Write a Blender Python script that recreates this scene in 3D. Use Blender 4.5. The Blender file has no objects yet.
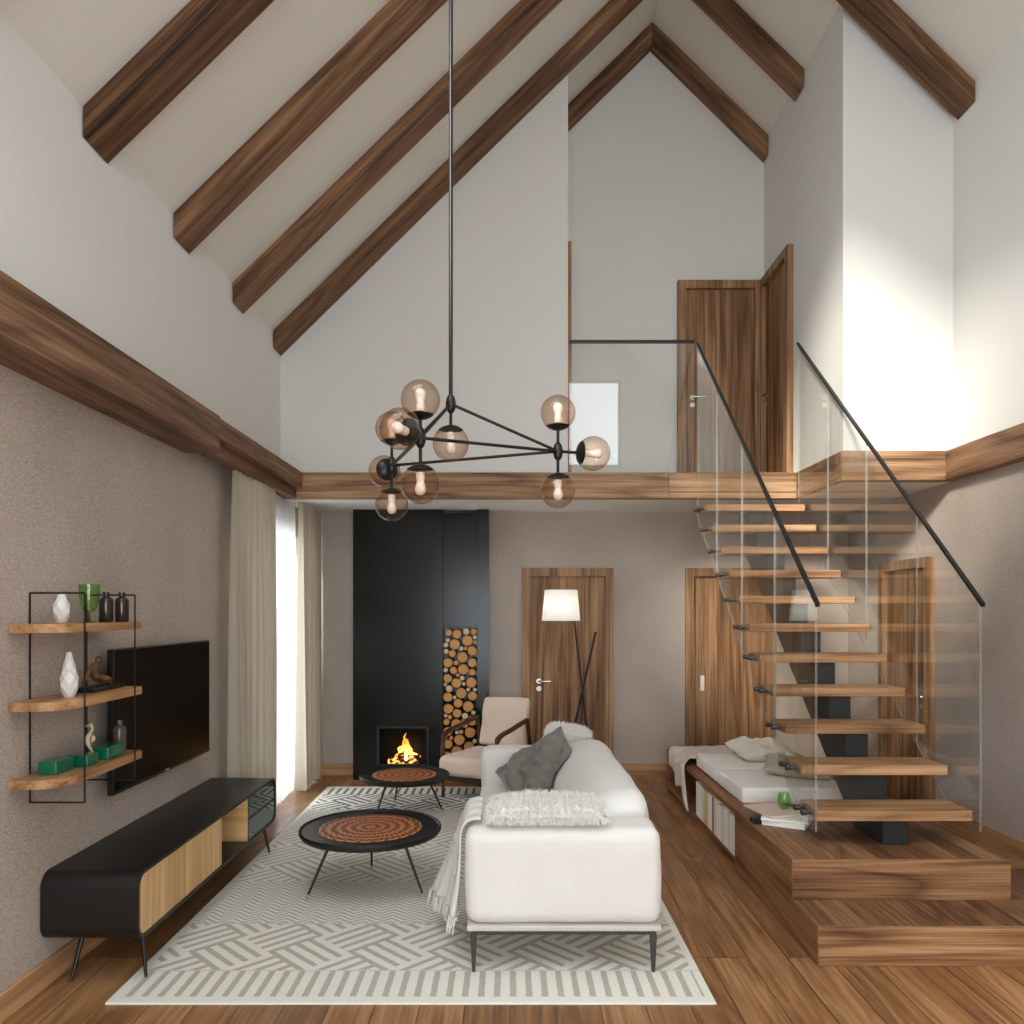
import bpy, bmesh, math, random
from mathutils import Vector, Matrix, noise
random.seed(7)
scn = bpy.context.scene
COL = scn.collection
PI = math.pi

# ------------------------------------------------------------------ helpers
def L(c):
    def f(x):
        x /= 255.0
        return x/12.92 if x <= .04045 else ((x+.055)/1.055)**2.4
    return (f(c[0]), f(c[1]), f(c[2]), 1.0)

def tag(o, label=None, cat=None, group=None, kind=None):
    if label: o['label'] = label
    if cat: o['category'] = cat
    if group: o['group'] = group
    if kind: o['kind'] = kind
    return o

def empty(name, loc=(0, 0, 0), rz=0, label=None, cat=None, group=None, kind=None):
    o = bpy.data.objects.new(name, None)
    o.empty_display_size = .1
    o.location = loc
    o.rotation_euler = (0, 0, rz)
    COL.objects.link(o)
    return tag(o, label, cat, group, kind)

def root(o):
    while o.parent: o = o.parent
    return o

def obj(name, bm, mats, parent=None, smooth=None, local=False):
    """link a bmesh as ONE mesh object; world coordinates unless local"""
    if parent is not None and not local:
        bmesh.ops.translate(bm, verts=bm.verts, vec=-Vector(root(parent).location))
    bmesh.ops.recalc_face_normals(bm, faces=bm.faces)
    me = bpy.data.meshes.new(name)
    if smooth:
        for f in bm.faces: f.smooth = True
    bm.to_mesh(me); bm.free()
    if smooth and smooth < 180:
        me.set_sharp_from_angle(angle=math.radians(smooth))
    for m in (mats if isinstance(mats, (list, tuple)) else [mats]):
        me.materials.append(m)
    o = bpy.data.objects.new(name, me)
    COL.objects.link(o)
    if parent is not None: o.parent = parent
    return o

def dup(r, loc, rz=None):
    def cp(o, par):
        c = o.copy()
        COL.objects.link(c)
        if par: c.parent = par
        for ch in o.children: cp(ch, c)
        return c
    c = cp(r, None)
    c.location = loc
    if rz is not None: c.rotation_euler = (0, 0, rz)
    return c

def B():
    return bmesh.new()

def box(bm, x0, x1, y0, y1, z0, z1, bev=0, seg=2, mi=0):
    vs = [bm.verts.new((x, y, z)) for x in (x0, x1) for y in (y0, y1) for z in (z0, z1)]
    idx = [(0, 1, 3, 2), (4, 6, 7, 5), (0, 4, 5, 1), (2, 3, 7, 6), (0, 2, 6, 4), (1, 5, 7, 3)]
    fs = [bm.faces.new([vs[i] for i in q]) for q in idx]
    for f in fs: f.material_index = mi
    if bev:
        es = list({e for f in fs for e in f.edges})
        r = bmesh.ops.bevel(bm, geom=es, offset=bev, segments=seg, profile=.5, affect='EDGES')
        for f in r['faces']: f.material_index = mi
    return bm

def prism(bm, pts, a0, a1, axis='Y', mi=0, mi_side=None):
    """extrude a 2D polygon; axis Y: pts=(x,z); X: pts=(y,z); Z: pts=(x,y)"""
    def P(p, a):
        return {'Y': (p[0], a, p[1]), 'X': (a, p[0], p[1]), 'Z': (p[0], p[1], a)}[axis]
    v0 = [bm.verts.new(P(p, a0)) for p in pts]
    v1 = [bm.verts.new(P(p, a1)) for p in pts]
    n = len(pts)
    f = bm.faces.new(v0); f.material_index = mi
    f = bm.faces.new(v1[::-1]); f.material_index = mi
    for i in range(n):
        f = bm.faces.new((v0[i], v1[i], v1[(i+1) % n], v0[(i+1) % n]))
        f.material_index = mi if mi_side is None else mi_side
    return bm

def tube(bm, pts, rad, seg=10, cap=True, mi=0, flat=1.0):
    pts = [Vector(p) for p in pts]
    n = len(pts)
    if not isinstance(rad, (list, tuple)): rad = [rad]*n
    tang = []
    for i in range(n):
        a = pts[max(i-1, 0)]; b = pts[min(i+1, n-1)]
        tang.append((b-a).normalized())
    t = tang[0]
    up = Vector((0, 0, 1)) if abs(t.z) < .9 else Vector((1, 0, 0))
    nrm = (up - t*up.dot(t)).normalized()
    rings = []
    for i in range(n):
        t = tang[i]
        nrm = (nrm - t*nrm.dot(t)).normalized()
        bn = t.cross(nrm)
        rings.append([bm.verts.new(pts[i] + (nrm*math.cos(2*PI*k/seg) + bn*math.sin(2*PI*k/seg)*flat)*rad[i]) for k in range(seg)])
    for i in range(n-1):
        for k in range(seg):
            f = bm.faces.new((rings[i][k], rings[i][(k+1) % seg], rings[i+1][(k+1) % seg], rings[i+1][k]))
            f.material_index = mi
    if cap:
        bm.faces.new(rings[0][::-1]).material_index = mi
        bm.faces.new(rings[-1]).material_index = mi
    return bm

def spline(pts, n=8):
    pts = [Vector(p) for p in pts]
    out = []
    for i in range(len(pts)-1):
        p0 = pts[max(i-1, 0)]; p1 = pts[i]; p2 = pts[i+1]; p3 = pts[min(i+2, len(pts)-1)]
        for k in range(n):
            t = k/n
            out.append(.5*((2*p1)+(p2-p0)*t+(2*p0-5*p1+4*p2-p3)*t*t+(3*p1-p0-3*p2+p3)*t**3))
    out.append(pts[-1])
    return out

def lathe(bm, prof, c=(0, 0, 0), seg=24, mi=0, mat=None):
    """prof = list of (r,z), rotated about z at c; mat: optional Matrix applied after"""
    rings = []
    c = Vector(c)
    for r, z in prof:
        ring = []
        if r < 1e-6:
            p = Vector((0, 0, z))
            if mat: p = mat @ p
            ring = [bm.verts.new(c+p)]
        else:
            for k in range(seg):
                p = Vector((r*math.cos(2*PI*k/seg), r*math.sin(2*PI*k/seg), z))
                if mat: p = mat @ p
                ring.append(bm.verts.new(c+p))
        rings.append(ring)
    for i in range(len(rings)-1):
        a, b = rings[i], rings[i+1]
        for k in range(seg):
            k2 = (k+1) % seg
            if len(a) == 1 and len(b) == 1: continue
            if len(a) == 1: f = bm.faces.new((a[0], b[k], b[k2]))
            elif len(b) == 1: f = bm.faces.new((a[k], a[k2], b[0]))
            else: f = bm.faces.new((a[k], a[k2], b[k2], b[k]))
            f.material_index = mi
    if len(rings[0]) > 1: bm.faces.new(rings[0][::-1]).material_index = mi
    if len(rings[-1]) > 1: bm.faces.new(rings[-1]).material_index = mi
    return bm

def sph(bm, c, r, seg=24, rings=14, sc=(1, 1, 1), mi=0):
    prof = [(r*math.sin(PI*i/rings), -r*math.cos(PI*i/rings)) for i in range(rings+1)]
    prof[0] = (0, -r); prof[-1] = (0, r)
    m = Matrix.Diagonal((*sc, 1))
    return lathe(bm, prof, c, seg, mi, m)

def rrect(x0, x1, y0, y1, r, seg=6, corners=(1, 1, 1, 1)):
    """rounded rectangle; corners order: x0y0, x1y0, x1y1, x0y1"""
    out = []
    cs = [(x0, y0, PI), (x1, y0, 1.5*PI), (x1, y1, 0), (x0, y1, .5*PI)]
    for k, (x, y, a0) in enumerate(cs):
        if not corners[k]:
            out.append((x, y)); continue
        cx = x + r if x == x0 else x - r
        cy = y + r if y == y0 else y - r
        for i in range(seg+1):
            a = a0 + .5*PI*i/seg
            out.append((cx+r*math.cos(a), cy+r*math.sin(a)))
    return out

def pillow_bm(w, h, t, n=22, wr=.012, seed=0, M=None, pinch=.07):
    bm = B()
    S = Vector((seed*3.1, seed*1.7, seed*2.3))
    def pt(i, j, s):
        u = -1+2*i/n; v = -1+2*j/n
        x = w/2*u*(1-pinch*(1-v*v))*1.0
        y = h/2*v*(1-pinch*(1-u*u))
        th = t/2*max(0, (1-abs(u)**3.0))**.5*max(0, (1-abs(v)**3.0))**.5
        e = noise.noise(Vector((x*7, y*7, s*2))+S)*wr*2 + noise.noise(Vector((x*20, y*14, s))+S)*wr
        edge = min(1, (1-max(abs(u), abs(v)))*6)
        p = Vector((x, y, s*(th+.004) + e*edge))
        return M @ p if M else p
    top = [[bm.verts.new(pt(i, j, 1)) for j in range(n+1)] for i in range(n+1)]
    bot = [[top[i][j] if i in (0, n) or j in (0, n) else bm.verts.new(pt(i, j, -1)) for j in range(n+1)] for i in range(n+1)]
    for i in range(n):
        for j in range(n):
            bm.faces.new((top[i][j], top[i+1][j], top[i+1][j+1], top[i][j+1]))
            bm.faces.new((bot[i][j], bot[i][j+1], bot[i+1][j+1], bot[i+1][j]))
    return bm

def fur_bm(src, count, ln, wd, seed=1, grav=.25, jit=.85):
    """blades of fur standing on the surface of a bmesh (not freed)"""
    rnd = random.Random(seed)
    src.normal_update()
    src.faces.ensure_lookup_table()
    fs = [f for f in src.faces]
    areas = [f.calc_area() for f in fs]
    bm = B()
    for f in rnd.choices(fs, areas, k=count):
        vs = [v.co for v in f.verts]
        ws = [rnd.random() for _ in vs]; s = sum(ws)
        p = sum((v*(w/s) for v, w in zip(vs, ws)), Vector())
        d = (f.normal + Vector((rnd.uniform(-jit, jit), rnd.uniform(-jit, jit), rnd.uniform(-jit, jit)))).normalized()
        side = d.cross(Vector((rnd.uniform(-1, 1), rnd.uniform(-1, 1), rnd.uniform(-1, 1)))).normalized()*wd
        l = ln*rnd.uniform(.55, 1.1)
        m = p + d*l*.55
        e = p + d*l + Vector((0, 0, -grav*l))
        a, b, c, dd, ee = [bm.verts.new(q) for q in (p-side, p+side, m+side*.7, m-side*.7, e)]
        bm.faces.new((a, b, c, dd)); bm.faces.new((dd, c, ee))
    return bm

# ------------------------------------------------------------------ materials
class N:
    def __init__(s, name):
        s.m = bpy.data.materials.new(name); s.m.use_nodes = True
        s.t = s.m.node_tree; s.t.nodes.clear()
        s.out = s.n('ShaderNodeOutputMaterial')
    def n(s, ty, **kw):
        nd = s.t.nodes.new(ty)
        for k, v in kw.items():
            if hasattr(nd, k) and not k.startswith('i_'): setattr(nd, k, v)
        return nd
    def l(s, a, b): s.t.links.new(a, b)
    def setv(s, sock, v):
        if hasattr(v, 'is_output') or isinstance(v, bpy.types.NodeSocket): s.l(v, sock)
        else: sock.default_value = v
    def math(s, op, a, b=0.0, c=0.0, clamp=False):
        nd = s.n('ShaderNodeMath'); nd.operation = op; nd.use_clamp = clamp
        s.setv(nd.inputs[0], a); s.setv(nd.inputs[1], b); s.setv(nd.inputs[2], c)
        return nd.outputs[0]
    def mix(s, f, a, b, ty='MIX'):
        nd = s.n('ShaderNodeMix'); nd.data_type = 'RGBA'; nd.blend_type = ty
        s.setv(nd.inputs[0], f); s.setv(nd.inputs[6], a); s.setv(nd.inputs[7], b)
        return nd.outputs[2]
    def noise(s, vec, scale=1, detail=4, rough=.55, dist=0):
        nd = s.n('ShaderNodeTexNoise')
        s.l(vec, nd.inputs['Vector']); nd.inputs['Scale'].default_value = scale
        nd.inputs['Detail'].default_value = detail; nd.inputs['Roughness'].default_value = rough
        nd.inputs['Distortion'].default_value = dist
        return nd.outputs['Fac']
    def ramp(s, fac, stops):
        nd = s.n('ShaderNodeValToRGB')
        el = nd.color_ramp.elements
        while len(el) < len(stops): el.new(.5)
        for e, (p, c) in zip(el, stops): e.position = p; e.color = c
        s.l(fac, nd.inputs[0])
        return nd.outputs[0]
    def vmul(s, vec, v):
        nd = s.n('ShaderNodeVectorMath'); nd.operation = 'MULTIPLY'
        s.l(vec, nd.inputs[0]); nd.inputs[1].default_value = v
        return nd.outputs[0]
    def vadd(s, a, b):
        nd = s.n('ShaderNodeVectorMath'); nd.operation = 'ADD'
        s.l(a, nd.inputs[0]); s.setv(nd.inputs[1], b)
        return nd.outputs[0]
    def coord(s, rnd=False):
        tc = s.n('ShaderNodeTexCoord'); v = tc.outputs['Object']
        if rnd:
            oi = s.n('ShaderNodeObjectInfo')
            v = s.vadd(v, s.comb(s.math('MULTIPLY', oi.outputs['Random'], 41.0), s.math('MULTIPLY', oi.outputs['Random'], 23.0), s.math('MULTIPLY', oi.outputs['Random'], 57.0)))
        return v
    def comb(s, x, y, z):
        nd = s.n('ShaderNodeCombineXYZ')
        for i, q in enumerate((x, y, z)): s.setv(nd.inputs[i], q)
        return nd.outputs[0]
    def sep(s, v):
        nd = s.n('ShaderNodeSeparateXYZ'); s.l(v, nd.inputs[0])
        return nd.outputs
    def bump(s, h, strength=.2, dist=.01):
        nd = s.n('ShaderNodeBump'); nd.inputs['Strength'].default_value = strength
        nd.inputs['Distance'].default_value = dist
        s.l(h, nd.inputs['Height'])
        return nd.outputs[0]
    def principled(s, color, rough=.5, **kw):
        p = s.n('ShaderNodeBsdfPrincipled')
        s.setv(p.inputs['Base Color'], color); s.setv(p.inputs['Roughness'], rough)
        for k, v in kw.items():
            s.setv(p.inputs[k.replace('_', ' ')], v)
        s.l(p.outputs[0], s.out.inputs[0])
        return p

def plain(name, c, rough=.5, bump=0, bscale=200, **kw):
    n = N(name)
    col = L(c)
    p = n.principled(col, rough, **kw)
    if bump:
        h = n.noise(n.coord(), bscale, 3)
        n.l(n.bump(h, bump, .004), p.inputs['Normal'])
    return n.m

def wood(name, dark, mid, light, axis='X', ring=7.0, rough=.5, stretch=.35, fine=.5, spec=.3):
    n = N(name)
    v = n.coord(True)
    def k(a, b): return {'X': (a, b, b), 'Y': (b, a, b), 'Z': (b, b, a)}[axis]
    low = n.noise(n.vmul(v, k(stretch, 4.2)), 1.0, 2, .45, .5)
    r = n.math('FRACT', n.math('MULTIPLY', low, ring))
    tri = n.math('ABSOLUTE', n.math('SUBTRACT', n.math('MULTIPLY', r, 2.0), 1.0))
    tri = n.math('POWER', tri, 2.2)
    streak = n.noise(n.vmul(v, k(.7, 26)), 1.0, 4, .62, .3)
    fin = n.noise(n.vmul(v, k(2.2, 120)), 1.0, 3, .6)
    big = n.noise(n.vmul(v, k(.5, 3.0)), 1.0, 3, .5)
    # mostly streaks, some cathedral rings, dark pores
    f = n.math('ADD', n.math('MULTIPLY', streak, .75), n.math('ADD', n.math('MULTIPLY', fin, .42), n.math('MULTIPLY', big, .45)))
    f = n.math('SUBTRACT', f, n.math('MULTIPLY', tri, .17))
    f = n.math('ADD', n.math('MULTIPLY', n.math('SUBTRACT', f, .76), 1.6), .5)
    col = n.ramp(f, [(.12, L(dark)), (.5, L(mid)), (.88, L(light))])
    p = n.principled(col, rough)
    p.inputs['Specular IOR Level'].default_value = spec
    n.l(n.bump(fin, .12, .003), p.inputs['Normal'])
    return n.m

def planks(name, cols, length=1.9, row=.188, axis='Y', rough=.38, mortar=.0022, knots=True):
    n = N(name)
    v = n.coord()
    x, y, z = n.sep(v)
    pv = n.comb(y, x, 0.0) if axis == 'Y' else n.comb(x, y, 0.0)
    br = n.n('ShaderNodeTexBrick')
    br.offset = .41; br.offset_frequency = 3; br.squash = 1
    n.l(pv, br.inputs['Vector'])
    br.inputs['Scale'].default_value = 1
    br.inputs['Color1'].default_value = (0, 0, 0, 1); br.inputs['Color2'].default_value = (1, 1, 1, 1)
    br.inputs['Mortar'].default_value = (.5, .5, .5, 1)
    br.inputs['Mortar Size'].default_value = mortar; br.inputs['Mortar Smooth'].default_value = .2
    br.inputs['Brick Width'].default_value = length; br.inputs['Row Height'].default_value = row
    rv = n.sep(br.outputs['Color'])[0]
    off = n.comb(n.math('MULTIPLY', rv, 13.0), n.math('MULTIPLY', rv, 29.0), n.math('MULTIPLY', rv, 5.0))
    k = (2.6, .3, 2.6) if axis == 'Y' else (.3, 2.6, 2.6)
    kf = (60, 1.6, 60) if axis == 'Y' else (1.6, 60, 60)
    vs = n.vadd(n.vmul(v, k), off)
    low = n.noise(vs, 1.6, 2, .45, .7)
    r = n.math('FRACT', n.math('MULTIPLY', low, 8.0))
    tri = n.math('ABSOLUTE', n.math('SUBTRACT', n.math('MULTIPLY', r, 2.0), 1.0))
    fin = n.noise(n.vadd(n.vmul(v, kf), off), 1.0, 4, .6)
    f = n.math('ADD', n.math('MULTIPLY', tri, .16), n.math('ADD', n.math('MULTIPLY', fin, .6), n.math('MULTIPLY', rv, .22)))
    f = n.math('ADD', f, .06)
    col = n.ramp(f, [(.28, L(cols[0])), (.52, L(cols[1])), (.8, L(cols[2]))])
    if knots:
        vo = n.n('ShaderNodeTexVoronoi'); vo.inputs['Scale'].default_value = 1.0
        n.l(n.vmul(v, (1.5, .6, 1) if axis == 'Y' else (.6, 1.5, 1)), vo.inputs['Vector'])
        kn = n.math('SUBTRACT', 1.0, n.math('MULTIPLY', vo.outputs['Distance'], 22.0), clamp=True)
        col = n.mix(n.math('MULTIPLY', kn, .75), col, L((62, 38, 22)))
    col = n.mix(br.outputs['Fac'], col, L((46, 29, 18)))
    p = n.principled(col, n.math('ADD', n.math('MULTIPLY', fin, .2), rough-.1))
    p.inputs['Specular IOR Level'].default_value = .35
    h = n.math('SUBTRACT', n.math('MULTIPLY', fin, .3), br.outputs['Fac'])
    n.l(n.bump(h, .25, .004), p.inputs['Normal'])
    return n.m

def fabric(name, c, c2=None, rough=.9, scale=350, bump=.35, mottle=.5, sheen=.2, wrk=1.5):
    n = N(name)
    v = n.coord()
    big = n.noise(v, 3.0, 4, .6)
    fine = n.noise(v, scale, 2, .5)
    col = n.mix(n.math('MULTIPLY', n.math('ADD', big, n.math('MULTIPLY', fine, .5)), mottle), L(c), L(c2 or tuple(q*.86 for q in c)))
    p = n.principled(col, rough)
    p.inputs['Sheen Weight'].default_value = sheen
    p.inputs['Specular IOR Level'].default_value = .2
    h = n.math('ADD', n.math('MULTIPLY', fine, .4), n.math('MULTIPLY', n.noise(v, 9, 3), wrk))
    n.l(n.bump(h, bump, .006), p.inputs['Normal'])
    return n.m

def thin_glass(name, tint, ior=1.5, rough=0.0, edge=None):
    n = N(name)
    tr = n.n('ShaderNodeBsdfTransparent'); tr.inputs[0].default_value = (*tint, 1)
    if edge:
        lw = n.n('ShaderNodeLayerWeight'); lw.inputs[0].default_value = .25
        n.l(n.mix(lw.outputs['Facing'], (*tint, 1), (*edge, 1)), tr.inputs[0])
    gl = n.n('ShaderNodeBsdfGlossy'); gl.inputs['Roughness'].default_value = rough
    gl.inputs['Color'].default_value = (1, 1, 1, 1)
    fr = n.n('ShaderNodeFresnel'); fr.inputs[0].default_value = ior
    # same fresnel from inside and outside of the pane
    geo = n.n('ShaderNodeNewGeometry')
    n.l(n.math('ADD', n.math('MULTIPLY', geo.outputs['Backfacing'], 1.0/ior-ior), ior), fr.inputs[0])
    mx = n.n('ShaderNodeMixShader')
    n.l(fr.outputs[0], mx.inputs[0]); n.l(tr.outputs[0], mx.inputs[1]); n.l(gl.outputs[0], mx.inputs[2])
    n.l(mx.outputs[0], n.out.inputs[0])
    return n.m

M = {}
M['beam'] = wood('dark_walnut', (56, 36, 23), (108, 76, 51), (158, 120, 86), 'X', 6, .55)
M['beamY'] = wood('dark_walnut_lengthwise', (64, 42, 29), (116, 83, 60), (162, 125, 94), 'Y', 6, .55)
M['fascia'] = wood('loft_edge_walnut', (84, 58, 41), (146, 111, 81), (194, 158, 124), 'X', 6, .55)
M['doorw'] = wood('door_walnut', (70, 45, 29), (134, 97, 66), (184, 144, 106), 'Z', 6, .55, .25, .6)
M['casing'] = wood('casing_walnut', (90, 62, 41), (148, 111, 78), (190, 151, 113), 'Z', 5, .55, .25, .6)
M['tread'] = wood('tread_walnut', (102, 70, 47), (160, 120, 85), (200, 160, 121), 'X', 6, .45)
M['riser'] = wood('platform_walnut', (76, 49, 32), (138, 99, 67), (188, 147, 108), 'X', 7, .5)
M['riserY'] = wood('platform_walnut_lengthwise', (76, 46, 30), (126, 86, 58), (170, 128, 92), 'Y', 7, .5)
M['bench'] = wood('bench_walnut', (96, 58, 38), (140, 92, 63), (168, 116, 82), 'Y', 6, .5)
M['shelfw'] = wood('shelf_oak', (120, 82, 52), (172, 128, 86), (208, 164, 118), 'Y', 6, .38)
M['oak'] = wood('light_oak', (186, 146, 98), (212, 174, 124), (232, 198, 150), 'Z', 4, .5, .3, .6)
M['oakY'] = wood('light_oak_lengthwise', (180, 128, 76), (214, 168, 112), (236, 196, 142), 'X', 4, .5, .3, .7)
M['chairw'] = wood('dark_chair_wood', (44, 24, 16), (76, 46, 31), (98, 62, 43), 'Y', 4, .35)
M['base'] = wood('baseboard_oak', (142, 100, 66), (180, 136, 95), (206, 162, 118), 'Y', 5, .5)
M['baseX'] = wood('baseboard_oak_crosswise', (142, 100, 66), (180, 136, 95), (206, 162, 118), 'X', 5, .5)
M['floor'] = planks('oak_planks', [(88, 57, 34), (140, 98, 62), (184, 140, 98)])
M['deck'] = planks('walnut_planks', [(62, 40, 27), (112, 77, 52), (164, 122, 86)], 1.2, .105, 'Y', .5, .0012, False)
M['black'] = plain('black_metal', (22, 22, 22), .35, Metallic=.2)
M['steel'] = plain('brushed_steel', (190, 188, 184), .25, Metallic=1.0)
M['graymetal'] = plain('grey_leg_metal', (72, 70, 66), .4, Metallic=.6)
M['brass'] = plain('brass_tip', (200, 178, 120), .3, Metallic=1.0)
M['matte'] = plain('black_lacquer', (20, 20, 20), .42, .05, 300)
M['charcoal'] = plain('charcoal_steel', (14, 17, 15), .2, .02, 60, Specular_IOR_Level=.36)
M['stringer'] = plain('dark_stringer_steel', (34, 38, 38), .45)
M['firedark'] = plain('soot_black', (9, 9, 9), .85)
M['screen'] = plain('tv_screen', (4, 4, 4), .25, Specular_IOR_Level=.12)
M['tvbez'] = plain('tv_bezel', (14, 14, 14), .35)
M['logo'] = plain('tv_mark', (190, 190, 190), .3)
M['mirror'] = plain('smoked_mirror_glass', (92, 108, 110), .03, Metallic=1.0)
M['dkbrown'] = plain('dark_brown_divider', (86, 54, 38), .5)
M['white'] = plain('white_plaster', (221, 220, 216), .85, .06, 90)
M['soffit'] = plain('white_soffit', (226, 222, 214), .85)
M['ceil'] = plain('white_ceiling', (221, 216, 208), .85, .05, 90)
M['winframe'] = plain('grey_window_frame', (150, 150, 148), .4)
M['paper'] = plain('book_paper', (236, 232, 224), .7)
M['bookw'] = plain('white_book_cover', (244, 240, 233), .55)
M['booky'] = plain('yellow_book_cover', (206, 190, 124), .55)
M['bookr'] = plain('red_brown_book_cover', (150, 92, 76), .55)
M['bookg'] = plain('cream_book_cover', (228, 219, 204), .55)
M['magp'] = plain('pale_pink_magazine', (220, 196, 178), .45)
M['handle'] = plain('white_handle', (236, 234, 230), .3)
M['ceramic'] = plain('white_ceramic', (226, 222, 216), .4)
M['bone'] = plain('bone', (206, 186, 152), .6, .3, 120)
M['figw'] = wood('figurine_wood', (74, 48, 30), (116, 80, 52), (150, 110, 76), 'Z', 5, .35)
M['teal'] = plain('green_glass_block', (10, 112, 78), .15, Transmission_Weight=.25)
M['greeng'] = thin_glass('green_goblet_glass', (.80, .94, .72), 1.5, .02, (.54, .80, .46))
M['greend'] = plain('deep_green_glass', (48, 150, 72), .06, Transmission_Weight=.55)
M['bottle'] = plain('dark_brown_bottle_glass', (46, 37, 34), .1)
M['bottleg'] = plain('smoky_bottle_glass', (80, 68, 60), .12)
M['bulb'] = plain('frosted_bulb', (248, 248, 250), .3)
M['globe'] = thin_glass('amber_globe_glass', (.93, .82, .73), 1.45, 0, (.62, .45, .34))
M['glass'] = thin_glass('clear_glass', (.975, .98, .975), 1.5)
def m_edge():
    n = N('glass_edge')
    tr = n.n('ShaderNodeBsdfTransparent'); tr.inputs[0].default_value = (.86, .88, .86, 1)
    d = n.n('ShaderNodeBsdfPrincipled'); d.inputs['Base Color'].default_value = L((214, 212, 204)); d.inputs['Roughness'].default_value = .2
    mx = n.n('ShaderNodeMixShader'); mx.inputs[0].default_value = .2
    n.l(tr.outputs[0], mx.inputs[1]); n.l(d.outputs[0], mx.inputs[2]); n.l(mx.outputs[0], n.out.inputs[0])
    return n.m
M['glassedge'] = m_edge()
M['fireglass'] = thin_glass('tinted_fire_glass', (.86, .86, .86), 1.12)
M['pane'] = thin_glass('window_pane', (.97, .98, .98), 1.45)
M['sofa'] = fabric('pale_sofa_velvet', (240, 238, 234), (218, 214, 208), mottle=.7)
M['sofabase'] = fabric('sofa_base_fabric', (214, 209, 200))
M['pinkf'] = fabric('cream_chair_fabric', (226, 204, 186), (212, 188, 170), scale=200)
M['grayleather'] = fabric('grey_leather', (128, 125, 118), (98, 95, 89), .45, 120, .6, wrk=4.0)
M['fur'] = plain('white_fur', (240, 238, 232), .85)
M['throwk'] = fabric('white_knit', (236, 233, 226), (214, 210, 202), .95, 160, .9, .6)
M['mattress'] = fabric('off_white_mattress', (240, 235, 226), (228, 222, 212), .9, 300, .3)
M['linen'] = fabric('beige_linen', (218, 207, 190), (198, 187, 170), .95, 220, .7)
M['linen2'] = fabric('pale_linen', (224, 216, 203), (206, 197, 183), .95, 220, .7)
M['linen3'] = fabric('grey_beige_linen', (186, 174, 158), (164, 152, 136), .95, 220, .7)

def m_wall():
    n = N('taupe_wallpaper')
    v = n.coord()
    x, y, z = n.sep(v)
    fine = n.noise(v, 105, 3, .6)
    weave = n.noise(n.vmul(v, (60, 60, 260)), 1.0, 2, .5)
    big = n.noise(v, 1.2, 3, .5)
    f = n.math('ADD', n.math('MULTIPLY', fine, .6), n.math('ADD', n.math('MULTIPLY', weave, .4), n.math('MULTIPLY', big, .3)))
    col = n.ramp(f, [(.40, L((140, 127, 116))), (.86, L((208, 194, 182)))])
    p = n.principled(col, .8)
    n.l(n.bump(f, .35, .004), p.inputs['Normal'])
    return n.m
M['taupe'] = m_wall()

def m_curtain(name, c, c2, transl=.25):
    n = N(name)
    v = n.coord()
    w = n.noise(n.vmul(v, (30, 90, 420)), 1.0, 3, .6)
    w2 = n.noise(n.vmul(v, (300, 420, 20)), 1.0, 3, .6)
    col = n.mix(n.math('MULTIPLY', n.math('ADD', w, w2), .5), L(c), L(c2))
    d = n.n('ShaderNodeBsdfDiffuse'); n.l(col, d.inputs[0])
    t = n.n('ShaderNodeBsdfTranslucent'); n.l(col, t.inputs[0])
    mx = n.n('ShaderNodeMixShader'); mx.inputs[0].default_value = transl
    n.l(d.outputs[0], mx.inputs[1]); n.l(t.outputs[0], mx.inputs[2]); n.l(mx.outputs[0], n.out.inputs[0])
    return n.m
M['drape'] = m_curtain('linen_drape', (168, 157, 139), (200, 189, 171), .05)

def m_sheer():
    n = N('sheer_voile')
    d = n.n('ShaderNodeBsdfDiffuse'); d.inputs[0].default_value = L((240, 240, 240))
    t = n.n('ShaderNodeBsdfTranslucent'); t.inputs[0].default_value = L((240, 240, 242))
    tr = n.n('ShaderNodeBsdfTransparent'); tr.inputs[0].default_value = (.95, .95, .95, 1)
    a = n.n('ShaderNodeMixShader'); a.inputs[0].default_value = .55
    n.l(d.outputs[0], a.inputs[1]); n.l(t.outputs[0], a.inputs[2])
    b = n.n('ShaderNodeMixShader'); b.inputs[0].default_value = .04
    n.l(a.outputs[0], b.inputs[1]); n.l(tr.outputs[0], b.inputs[2]); n.l(b.outputs[0], n.out.inputs[0])
    return n.m
M['sheer'] = m_sheer()

def m_shade():
    n = N('white_lamp_shade')
    d = n.n('ShaderNodeBsdfDiffuse'); d.inputs[0].default_value = L((240, 238, 234))
    t = n.n('ShaderNodeBsdfTranslucent'); t.inputs[0].default_value = L((244, 242, 238))
    a = n.n('ShaderNodeMixShader'); a.inputs[0].default_value = .5
    n.l(d.outputs[0], a.inputs[1]); n.l(t.outputs[0], a.inputs[2]); n.l(a.outputs[0], n.out.inputs[0])
    return n.m
M['shade'] = m_shade()

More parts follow.
